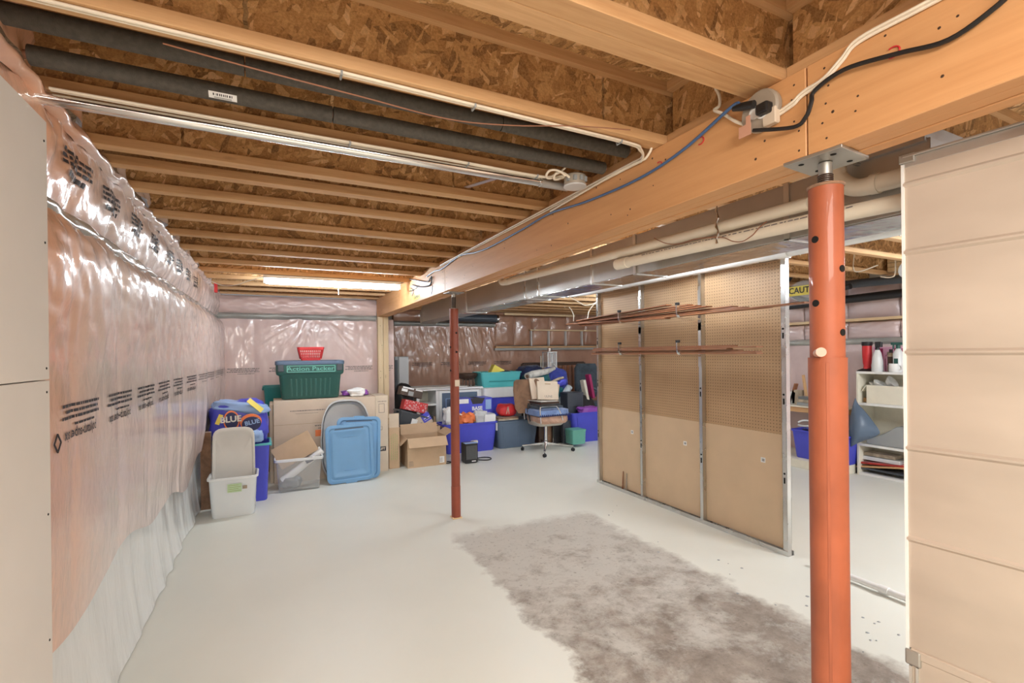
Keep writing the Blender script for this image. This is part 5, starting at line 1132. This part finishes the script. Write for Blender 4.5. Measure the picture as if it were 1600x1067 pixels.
def slab(c,w,d,h,m,name,r=.1,rot=None,zr=0):
    Mt=Matrix.Translation(c)@(rot if rot else Matrix.Identity(4))@Matrix.Rotation(a_(zr),4,'Z')
    return MB(Mt).loft([rr(w*.9,d*.9,r*.9,-h/2,5),rr(w*.98,d*.98,r,-h*.3,5),rr(w,d,r,0,5),rr(w*.98,d*.98,r,h*.3,5),rr(w*.88,d*.88,r*.9,h/2,5)]).build(name,m,t,smooth=True)
seat=slab((.03,0,.505),.56,.52,.13,M['c_peach'],'seat_cushion',.12)
slab((.0,0,.45),.50,.46,.09,M['shellgrey'],'seat_shell',.12)
br=Matrix.Rotation(a_(-78),4,'Y')
MB(Matrix.Translation((-.22,.20,.86))@Matrix.Rotation(a_(-4),4,'Y')@Matrix.Rotation(a_(52),4,'Z')).loft([rr(.05,.34,.02,-.28,4),rr(.08,.44,.03,-.2,4),rr(.085,.46,.035,.1,4),rr(.06,.42,.025,.24,4),rr(.03,.34,.012,.27,4)]).build('backrest',M['c_brown'],t,smooth=True)
MB().tube([(-.24,.06,.46),(-.27,.10,.62),(-.25,.10,.75)],.016,10).build('back_support',M['black'],t,smooth=True)
for s,nm in ((-1,'near'),(1,'far')):
    y=s*.27; a0=-.24; a1=.14 if s<0 else .24
    MB().tube(smooth_path([(a0,y,.47),(a0-.01,y,.60),(a0-.01,y,.70),(a0+.03,y,.725),(a1-.14,y,.725),(a1-.09,y,.71),(a1-.02,y,.60),(a1+.02,y,.49)],4),.011,10).build('arm_frame',M['chrome'],t,smooth=True)
    MB().box((a0-.01,y-.022,.725),(a1-.10,y+.022,.752)).build('armrest',M['black'],t,bevel=.008,seg=2)
# things on the chair
def sheetbox(name,label,cat,c,s,m,rot): 
    o=MB().box((-s[0]/2,-s[1]/2,0),(s[0]/2,s[1]/2,s[2])).build(name,m,bevel=.002); o.location=c; o.rotation_euler=rot; return tag(o,label,cat)
o=MB().loft([rr(.56,.50,.1,.0),rr(.60,.54,.12,.02),rr(.59,.53,.12,.09),rr(.40,.36,.1,.11)]).build('seat_cloth',M['c_lightblue'],smooth=True); o.location=(cx_+.02,cy_-.005,.565); tag(o,'light blue cloth with a zigzag edge spread on the office chair seat','cloth')
zz=MB()
for k in range(17):
    x=-.27+k*.034; zz.loft([[(x-.017,-.276,.0),(x+.017,-.276,.0),(x,-.276,.035 if k<16 else .02)],[(x-.017,-.268,.0),(x+.017,-.268,.0),(x,-.268,.035)]])
zz.build('zigzag_edge',M['navy'],o)
for k,(w_,m_,lb) in enumerate(((.46,'c_slate','slate grey folded cloth on the blue cloth of the office chair'),(.40,'c_dark','black folded cloth in the stack on the office chair'),(.36,'darkbrown','dark brown folder near the top of the stack on the office chair'),(.36,'c_white','white paper sheet topping the stack on the office chair'))):
    sheetbox('folded_cloth' if k<2 else 'folder',lb,'cloth' if k<2 else 'paper',(cx_+.0-.01*k,cy_+.02,.678+.034*k),(w_,.36,.03 if k<3 else .008),M[m_],(0,a_((1,-1,0,2)[k]),a_((3,-4,5,9)[k])))
p2=W(853,620,Y=cy_)
o=sheetbox('carton_panel','pale cardboard carton panel with a hand slot leaning on the office chair back','cardboard',(p2.x+.02,cy_-.03,.80),(.36,.04,.30),M['card3'],(a_(-14),a_(3),a_(-8)))
MB().box((-.05,-.0262,.245),(.05,-.0252,.262)).build('hand_slot',M['cardin'],o); text('printed_word','ULINE',.05,FACE((.0,-.0262,.05),'-y'),M['greyink'],o)
o=sheetbox('carton_panel','smaller pale cardboard panel behind the slotted one on the office chair','cardboard',(p2.x-.10,cy_+.04,.82),(.26,.03,.34),M['card2'],(a_(-12),a_(-4),a_(-8)))
o=sheetbox('carton_panel','brown cardboard sheet slanting at the right of the slotted panel on the office chair','cardboard',(p2.x+.10,cy_+.10,.80),(.34,.015,.28),M['card'],(a_(-14),a_(14),a_(-10)))
# ---------- things on floor under / right of the chair
def sbox(name,label,cat,x0,x1,yt,yb,Y,d,m,bev=.006,rot=0):
    a,b,z0,z1=span(x0,x1,yt,yb,Y); t=thing(name,label,cat,((a+b)/2,Y+d/2,z0),rot); w_=b-a; h_=z1-z0
    MB().loft([rr(w_*.94,d*.94,.02,0,3),rr(w_,d,.02,h_*.9,3),rr(w_,d,.02,h_-.03,3)]).build('body',m,t,smooth=True)
    MB().loft([rr(w_+.012,d+.012,.025,h_-.03,3),rr(w_+.012,d+.012,.025,h_-.006,3),rr(w_-.02,d-.02,.02,h_,3)]).build('top_cap',m,t,smooth=True)
    return t
sbox('file_case','dark brown upright case under the office chair, left of the column','case',842,853,664,693,7.15,.3,M['darkbrown'])
sbox('file_case','brown upright case under the office chair, just right of the column','case',855,864,664,692,7.1,.3,M['c_brown'])
t=sbox('speaker','black speaker with a silver edge under the right side of the office chair','speaker',864,881,661,692,7.05,.3,M['black'])
sp_=span(864,881,661,692,7.05); w_=sp_[1]-sp_[0]; h_=sp_[3]-sp_[2]
g=MB()
for a,b in (((-w_/2,.01),(-w_/2,h_)),((w_/2,.01),(w_/2,h_)),((-w_/2,h_),(w_/2,h_))): g.bar((a[0],-.155,a[1]),(b[0],-.155,b[1]),.01,.006)
g.build('silver_edge',M['chrome'],t)
sbox('waste_bin','charcoal lidded plastic bin right of the silver-edged speaker','bin',880,896,657,693,6.98,.3,M['charcoal'])
t=sbox('mint_box','small mint green box on the floor right of the charcoal bin','box',895,916,671,694,6.58,.24,M['mint'])
x0,x1,_,z1=span(901,960,645,690,6.75)
put_tote('blue_tote','royal blue tote with purple things, half hidden by the board rack','tote',(x0,x1,0,z1),.42,M['royal'],.84,ribs=2,Y=6.88,r=.05)
blob('purple_bag','purple crumpled bag on the royal blue tote beside the rack','bag',(W(924,644,Y=6.95).x,7.05,z1-.05),(.42,.26,.14),M['purple'],seed=71,amp=.3)
t=sbox('suitcase','dark slate upright case standing right behind the office chair arm','case',887,912,613,661,7.2,.26,M['charcoal'])
t_base=W(899,661,Y=7.2).z
carton('dark_box','dark box hidden under the upright slate case',(W(899,661,Y=7.2).x,7.36,0),.36,.32,t_base-.002,M['smoke'],top=True,seam=False)
t.name='suitcase'; MB().tube([(-.05,-.137,.30),(0,-.145,.31),(.05,-.137,.30)],.006,8).build('handle',M['black'],t,smooth=True)
# black chair right
p=W(915,600,Y=8.3)
t=thing('grey_chair','dark slate high-backed padded chair beside the board rack','chair',(p.x+.05,8.35,0),a_(-20)); zb=W(917,568,Y=8.3).z
MB().loft([rr(.42,.10,.045,.62),rr(.50,.14,.06,.75),rr(.50,.14,.06,zb-.1),rr(.40,.09,.04,zb)]).build('backrest',M['c_slate'],t,smooth=True)
MB().loft([rr(.50,.50,.08,.40,4,cy=-.2),rr(.54,.54,.09,.46,4,cy=-.2),rr(.50,.50,.08,.54,4,cy=-.2)]).build('seat',M['c_slate'],t,smooth=True)
MB().tube([(0,0,.55),(0,.06,.65),(0,.06,.8)],.02,10).build('back_support',M['black'],t,smooth=True)
MB().lathe([(.03,.06),(.03,.41)],12,c=(0,-.15,0)).build('gas_column',M['black'],t,smooth=True)
for k in range(5):
    a=2*PI*k/5; MB().bar((0,-.15,.08),(.28*math.cos(a),-.15+.28*math.sin(a),.05),.04,.03).tube([(.27*math.cos(a),-.15+.27*math.sin(a),.0),(.27*math.cos(a),-.15+.27*math.sin(a),.05)],.022,8).build('leg',M['black'],t)
MB().tube(smooth_path([(-.22,-.42,.50),(-.24,-.40,.70),(-.18,-.34,.80),(.05,-.34,.82),(.16,-.38,.74),(.22,-.42,.52)],4),.026,10).build('armrest',M['c_slate'],t,smooth=True)
for k,(px,py,m_,lb) in enumerate(((925,597,'magenta','slim magenta box standing among the black bags by the rack'),(917,606,'cream','slim cream box beside the slim magenta one'))):
    p=W(px,py,Y=7.42); sheetbox('slim_box',lb,'box',(p.x+.04,7.47,p.z-.30),(.06,.10,.46),M[m_],(0,a_(-14),a_(10)))
o=blob('black_bag','glossy black bag heaped beside the board rack on the royal blue tote','bag',(W(926,636,Y=7.2).x,7.53,.0),(.52,.36,W(926,616,Y=7.2).z),M['black'],seed=75,amp=.2,pw=.7)
blob('tan_cloth','tan patterned scarf dangling over the upright slate case','cloth',(W(896,606,Y=7.3).x,7.36,t_base+.33),(.20,.14,.20),M['c_beige'],seed=77,amp=.45,freq=2.2)
# ---------- table with heap of cloths at right back
t=thing('low_table','dark reddish wooden headboard standing behind the heap of cloths','headboard',(W(868,600,Y=8.7).x,8.75,0)); zh=W(868,566,Y=8.6).z; wq=W(903,600,Y=8.7).x-W(806,600,Y=8.7).x
t.name='headboard'
for s in (-1,1): MB().box((s*wq/2-.03,-.03,0),(s*wq/2+.03,.03,zh-.02)).build('post',M['darkbrown'],t,bevel=.004)
MB().box((-wq/2,-.025,zh-.07),(wq/2,.025,zh)).build('rail',M['darkbrown'],t,bevel=.004); MB().box((-wq/2,-.02,.3),(wq/2,.02,.38)).build('rail',M['darkbrown'],t,bevel=.004)
for k in range(13): MB().box((-wq/2+.06+k*(wq-.12)/12-.02,-.012,.38),(-wq/2+.06+k*(wq-.12)/12+.02,.012,zh-.07)).build('slat',M['trimw'],t)
xt=W(855,620,Y=7.9).x
t=thing('folding_table','plain dark table carrying the heap of cloths','table',(xt,7.98,0))
MB().box((-.62,-.34,.49),(.50,.34,.52)).build('table_top',M['darkbrown'],t,bevel=.003)
for sx in (-.58,.46):
    for sy in (-.3,.3): MB().box((sx-.02,sy-.02,0),(sx+.02,sy+.02,.49)).build('leg',M['darkbrown'],t)
def heap(label,x0,x1,yt,yb,Y,d,m,seed,rot=0,amp=.22,pw=.7,nm='folded_cloth'):
    a,b,z0,z1=span(x0,x1,yt,yb,Y); return blob(nm,label,'cloth',((a+b)/2,Y+d/2,z0),(b-a,d,z1-z0),M[m],rot=(0,a_(rot),0),seed=seed,amp=amp,pw=pw,flatb=True)
heap('navy blanket forming the upper left back of the cloth heap',812,858,570,604,8.05,.35,'c_navy',81,0)
heap('dark teal blanket bulging in the middle of the cloth heap',822,868,580,614,7.85,.35,'c_teal',82,-6)
heap('royal blue sleeping bag forming the rounded top of the cloth heap',853,894,574,612,7.95,.36,'c_blue',83,12)
heap('navy quilt hanging down the right middle of the cloth heap',855,888,598,632,7.70,.3,'c_blue',84,10)
heap('teal cloth fold between the navy quilt and the white roll',866,884,603,640,7.62,.2,'c_teal',85,22)
heap('dark navy base layer of the cloth heap behind the office chair',815,880,600,640,7.75,.3,'c_navy',86,0)
def roll(label,p,q,r,m,nm='cloth_roll',hollow=True):
    t=thing(nm,label,'roll',p); d=Vector(q)-Vector(p)
    MB().tube([(0,0,0)]+[tuple(d*k+Vector((0,0,.012*math.sin(k*7)))) for k in (.2,.45,.7,1)],[r,r*1.03,r*.98,r*.85,r*.5],18,flat=.85).build('roll_body',M[m],t,smooth=True)
    if hollow:
        n=d.normalized()*-.002; MB().tube([n,n*3],r*.55,16,flat=.85).build('roll_core',M['c_brown'],t)
roll('rolled cream rug lying across the top left of the cloth heap',W(824,588,Y=7.72),W(866,576,Y=7.95),.075,'c_white')
roll('pale grey-blue towel roll running down the right side of the cloth heap',W(890,604,Y=7.55),W(868,640,Y=7.50),.065,'c_pale',hollow=False)
roll('narrow olive and cream rolled mat sticking out of the cloth heap',W(880,590,Y=7.6),W(846,602,Y=7.62),.028,'c_beige',hollow=False)
roll('thin cream stick poking up behind the rounded sleeping bag',W(864,569,Y=8.2),W(873,577,Y=8.2),.012,'c_white',hollow=False)
heap('bright violet-blue cloth corner in front of the rounded sleeping bag',870,888,592,604,7.6,.14,'royal',90,-14,nm='cloth_corner')
# lantern
p=W(862,571,Y=8.25); hl=W(862,545,Y=8.25).z-p.z
t=thing('lantern','small white-framed metal lantern standing on top of the cloth heap','lantern',(p.x,8.33,p.z-.05)); wl_=.15
s_=.10; hb_=hl*.78+.05
for sx in (-1,1):
    for sy in (-1,1): MB().box((sx*s_-.008,sy*s_-.008,0),(sx*s_+.008,sy*s_+.008,hb_)).build('frame_post',M['cwhite'],t)
MB().box((-s_-.012,-s_-.012,hb_),(s_+.012,s_+.012,hb_+.016)).box((-s_-.012,-s_-.012,0),(s_+.012,s_+.012,.014)).box((-.006,-s_-.006,.1),(.006,-s_+.002,hb_)).build('frame_rail',M['cwhite'],t)
MB().box((-s_+.008,-s_+.002,.014),(s_-.008,-s_+.004,hb_)).box((-s_+.002,-s_,.014),(-s_+.004,s_,hb_)).box((s_-.004,-s_,.014),(s_-.002,s_,hb_)).build('glass_pane',M['glass'],t)
MB().lathe([(.06,hb_+.016),(.045,hb_+.03),(.045,hb_+.05),(.052,hb_+.055),(.052,hb_+.085),(.03,hb_+.10)],20).build('vent_cap',M['chrome'],t,smooth=True)
MB().lathe([(.03,.014),(.03,.12)],14).build('candle',M['cream'],t)
o=sheetbox('pale_stake','thin pale stake standing left of the lantern','stake',(W(847,570,Y=8.4).x,8.45,0),(.02,.02,W(847,556,Y=8.4).z),M['cream'],(0,0,0))
# ---------- right side: shelf unit, work table, blue tote on a platform
Xf=6.5; ya,yb_=2.2,3.462
zz_=[0.0,W(1341,692,X=Xf).z,W(1341,629,X=Xf).z,W(1338,580,X=Xf).z]
t=thing('shelf_unit','cream open shelf unit with four levels against the right wall','shelf',(Xf,ya,0)); dy=yb_-ya
MB().box((0,dy-.022,0),(.36,dy,zz_[3])).build('side_panel',M['cream'],t,bevel=.001); MB().box((0,0,0),(.36,.022,zz_[3])).build('side_panel',M['cream'],t,bevel=.001)
MB().box((.35,.022,0),(.36,dy-.022,zz_[3])).build('back_panel',M['cream'],t)
for k,z in enumerate(zz_): 
    zt_=.03 if k==0 else z
    MB().box((-.002,.022 if k<3 else 0,zt_-.028),(.35,dy-.022 if k<3 else dy,zt_)).build('shelf_board',M['white'],t,bevel=.001)
sx_=Xf+.12; zt_=zz_[3]
def ys_(px,py=570,X=6.62): return W(px,py,X=X).y
# on top shelf
yy=ys_(1355); t=thing('torch','red and black hand torch standing head-up on the shelf top','torch',(sx_,yy,zt_)); ht=W(1355,534,X=sx_).z-zt_
MB().lathe([(.045,.03),(.038,.07),(.045,.10),(.052,ht*.6),(.052,ht-.05)],20).build('torch_body',M['red'],t,smooth=True)
MB().lathe([(.052,ht-.05),(.058,ht-.04),(.058,ht)],20).build('torch_rim',M['black'],t,smooth=True)
MB().loft([rr(.14,.20,.03,0),rr(.12,.18,.03,.014),rr(.07,.09,.03,.035)]).build('torch_foot',M['black'],t,smooth=True)
yy=ys_(1374); t=thing('spray_bottle','white spray bottle with a black trigger on the shelf top','bottle',(sx_-.04,yy,zt_)); hb=W(1374,534,X=sx_-.04).z-zt_
MB().lathe([(.058,0),(.062,.02),(.056,hb*.35),(.04,hb*.62),(.022,hb*.74)],20).build('bottle_body',M['pale_white'],t,smooth=True)
MB().lathe([(.024,hb*.72),(.024,hb*.82)],12).box((-.018,-.05,hb*.82),(.018,.02,hb)).build('trigger_head',M['black'],t,bevel=.004)
yy=ys_(1385); o=sheetbox('pink_card','pink and white printed card standing behind the bottles on the shelf','card',(sx_+.14,yy-.10,zt_),(.01,.62,.30),M['pinkw'],(0,0,0))
d=MB()
for k,yk in enumerate((.22,.06,-.02)): d.box((-.0065,yk-.02,.02 if k else .1),(-.0055,yk+.02,.28 if k else .28))
d.build('red_print',M['magenta'],o)
for k,(px,h_,r_,m_,cap,lb) in enumerate(((1381.5,.20,.018,'magenta','magenta','slim dark pink bottle between the white spray bottle and the brown ones'),(1386,.24,.03,'pinkw','c_beige','pinkish bottle beside the white mug on the shelf'),(1391,.27,.034,'c_beige','black','beige bottle with a brown label and black cap behind the mug'))):
    t=thing('bottle',lb,'bottle',(sx_+.06-.02*k,ys_(px),zt_)); MB().lathe([(r_,0),(r_,h_*.75),(r_*.5,h_*.85)],16).build('bottle_body',M[m_],t,smooth=True); MB().lathe([(r_*.55,h_*.84),(r_*.55,h_)],12).build('bottle_cap',M[cap],t,smooth=True)
    if k==2: MB().lathe([(r_+.001,.08),(r_+.001,.18)],16,cap0=False,cap1=False).build('bottle_label',M['darkbrown'],t)
yy=ys_(1396,575,Xf+.05); t=thing('mug','white mug on the front edge of the shelf top','mug',(Xf+.06,yy,zt_)); MB().lathe([(.042,0),(.048,.01),(.048,.10),(.044,.10),(.044,.012)],20,cap1=True).build('mug_body',M['cwhite'],t,smooth=True)
MB().tube(smooth_path([(-.0,-.046,.08),(0,-.078,.07),(0,-.078,.035),(0,-.046,.025)],4),.006,8).build('mug_handle',M['cwhite'],t,smooth=True)
yy=ys_(1405); t=thing('spray_bottle','clear spray bottle with a green trigger, right edge of the shelf top','bottle',(sx_-.02,yy,zt_)); MB().lathe([(.05,0),(.05,.22),(.02,.28)],18).build('bottle_body',M['pale_white'],t,smooth=True); MB().lathe([(.022,.27),(.022,.32)],12).box((-.016,-.05,.32),(.016,.07,.35)).box((-.01,.04,.27),(.01,.055,.32)).build('trigger_head',M['green_dark'],t,bevel=.003); MB().box((-.052,-.02,.06),(-.049,.02,.16)).build('bottle_label',M['green_dark'],t)
# cream carton with cups on the second shelf
sz=zz_[2]; yy=ys_(1381,610,Xf+.1)
t=carton('cream_carton','cream open carton on the upper shelf filled with cups',(Xf+.17,yy-.03,sz+.001),.26,.38,.22,M['cream'],flaps=(('b',.1,235),('f',.10,215),('r',.08,120)))
for k,(dx,dy_,dz,rx,lb) in enumerate(((-.04,.06,.225,30,'white bowl tipped on top of the cream carton, the left one'),(0,-.04,.255,55,'white bowl tipped on top of the cream carton, the right one'),(.02,.13,.215,10,'white bowl lying lowest in the cream carton'))):
    t=thing('bowl',lb,'bowl',(Xf+.17+dx,yy+dy_,sz+dz),rot=(a_(rx),0,0)); MB().lathe([(.03,-.03),(.045,-.028),(.07,.01),(.078,.03),(.072,.03),(.045,-.018)],20).build('bowl_body',M['cwhite'],t,smooth=True)
o=sheetbox('wood_block','small varnished wood block at the left end of the upper shelf','block',(Xf+.16,ys_(1350,625,Xf+.16),sz+.001),(.10,.10,.055),M['wood_y'],(0,0,0))
# lower shelf: grey console + bent sheet
sz=zz_[1]; yy=ys_(1385,670,Xf+.1)
t=thing('grey_console','grey plastic tool case with a raised hinge on the lower shelf','case',(Xf+.16,yy-.02,sz+.001))
MB().loft([[(-.14,.20,0),(.14,.20,0),(.14,.20,.05),(-.14,.20,.05)],[(-.14,0.0,0),(.14,0,0),(.14,0,.13),(-.14,0,.16)],[(-.14,-.12,0),(.14,-.12,0),(.14,-.12,.25),(-.14,-.12,.25)],[(-.14,-.25,0),(.14,-.25,0),(.14,-.25,.25),(-.14,-.25,.25)]]).build('case_body',M['midgrey'],t,bevel=.012,seg=2)
MB().box((-.09,-.22,.25),(-.03,-.14,.254)).build('top_vent',M['smoke'],t)
bs_=W(1350,655,X=Xf-.06)
t=thing('bent_sheet','curved dark grey metal sheet hanging off the lower shelf front','sheet',(Xf-.03,0,0))
P_=[[W(px,py,X=Xf-.03-dx)-Vector((Xf-.03,0,0)) for px,py,dx in row] for row in (((1337,618,.02),(1338,630,.04),(1350,640,.06),(1365,660,.02),(1376,675,.0)),((1333,632,.06),(1337,645,.14),(1346,658,.16),(1358,668,.10),(1374,678,.0)),((1328,655,.10),(1332,670,.20),(1340,680,.20),(1350,684,.12),(1366,683,.02)),((1326,690,.06),(1328,700,.10),(1334,695,.12),(1344,690,.08),(1352,687,.02)))]
vs=[p for row in P_ for p in row]; mb=MB().add(vs,[(i*5+j,i*5+j+1,i*5+j+6,i*5+j+5) for i in range(3) for j in range(4)])
o=mb.build('sheet_body',M['slate'],t,smooth=True); sd=o.modifiers.new('sub','SUBSURF'); sd.levels=3; sd.render_levels=3; so=o.modifiers.new('sol','SOLIDIFY'); so.thickness=.004
# bottom shelf: dark frames
for k,(dy_,dz,m_,an,lb) in enumerate(((0,.03,'charcoal',0,'dark tray lying lowest on the bottom shelf'),(.02,.075,'wood_y',-9,'wooden picture frame slanting on the bottom shelf'),(-.03,.115,'c_red',-5,'dark red board slanting on top of the wooden frame'))):
    o=MB().box((-.13,-.27,0),(.13,.27,.022)).build(('tray','picture_frame','board')[k],M[m_],bevel=.004); o.location=(Xf+.17,ys_(1385,720,Xf+.17)+dy_,dz+.04); o.rotation_euler=(a_(an),0,0); tag(o,lb,('tray','picture frame','board')[k])
o=sheetbox('yellow_folder','small yellow-tan box on the bottom shelf under the grey case','box',(Xf+.2,ys_(1380,705,Xf+.2),.235),(.2,.34,.04),M['c_beige'],(0,0,0)); 
o=sheetbox('clear_tray','pale translucent tray under the yellow-tan box on the bottom shelf','tray',(Xf+.2,ys_(1380,712,Xf+.2),.185),(.24,.46,.045),M['frost'],(0,0,0))
# platform + work table + tote
t=thing('low_platform','low cream platform along the right wall behind the orange post','platform',(6.42,4.35,0)); MB().box((-.22,-.85,0),(.5,2.6,.11)).build('platform_body',M['cream'],t,bevel=.004)
t=thing('work_table','work table with a pale wooden top beyond the rack','table',(6.70,4.4,0)); zt=W(1245,643,X=6.5).z
for k in range(2): MB().box((-.22,-.75+1.15*k-.0,zt),(.22,.38+1.15*k,zt+.07)).build('table_board',M['wood_y'],t,bevel=.003)
MB().box((-.24,-.76,zt+.07),(.23,1.54,zt+.085)).build('table_cover',M['cream'],t)
for y in (.45,1.5):
    for x in (-.19,.19): MB().box((x-.025,y-.025,.112),(x+.025,y+.025,zt)).build('leg',M['wood_z'],t)
x_=6.27; ya_,yb2=W(1234,700,X=x_).y,3.55
t=thing('blue_tote','royal blue tote on the low platform under the work table','tote',(x_+.2,(ya_+yb2)/2-.05,.112),a_(90)); tub(t,ya_-yb2+.1,.36,W(1250,672,X=x_).z-.112,M['royal'],.88,r=.05,ribs=0)
zt2=W(1250,672,X=x_).z
blob('blue_cloth','dark blue cloth stuffed in the tote on the low platform','cloth',(x_+.2,(ya_+yb2)/2-.05,zt2-.07),(.30,.5,.13),M['c_blue'],seed=91,amp=.3)
cable('hose','pale hose looped over the tote on the low platform',[(x_+.16+.1*math.sin(a),(ya_+yb2)/2+.02+.28*math.cos(a),zt2+.075+.03*math.sin(a*2)) for a in [a_(d) for d in range(0,360,30)]],.013,M['pale_white'],sm=4)
for k,(px,w_,h_,m_,an,lb,ct) in enumerate(((1262,.03,.42,'wood_z',8,'long wooden handle leaning up from the work table','handle'),(1247,.14,.20,'c_beige',0,'small tan box on the work table','box'),(1238,.10,.17,'cwhite',-6,'white paper packet on the work table beside the rack','packet'),(1236,.03,.30,'trimw',-16,'short dark brown handle on the work table','handle'))):
    p=W(px,635,X=6.7); sheetbox(ct.replace(' ','_'),lb,ct,(6.7,p.y,zt+.086),(.06 if k else .03,w_,h_),M[m_],(a_(-an),0,0))
for k in range(3):
    p=W(1258,635,X=6.62); sheetbox('tin','small stacked %s tin on the work table beside the orange post'%('bottom','middle','top')[k],'tin',(6.62,p.y-.05,zt+.086+.042*k),(.12,.26-.02*k,.038),M[('midgrey','c_beige','smoke')[k]],(0,0,0))
t=thing('dark_gap_box','tall black case in the shadow between the platform and the shelf unit','case',(6.64,3.60,0)); MB().box((-.10,-.11,0),(.12,.10,.40)).build('case_body',M['black'],t,bevel=.006)
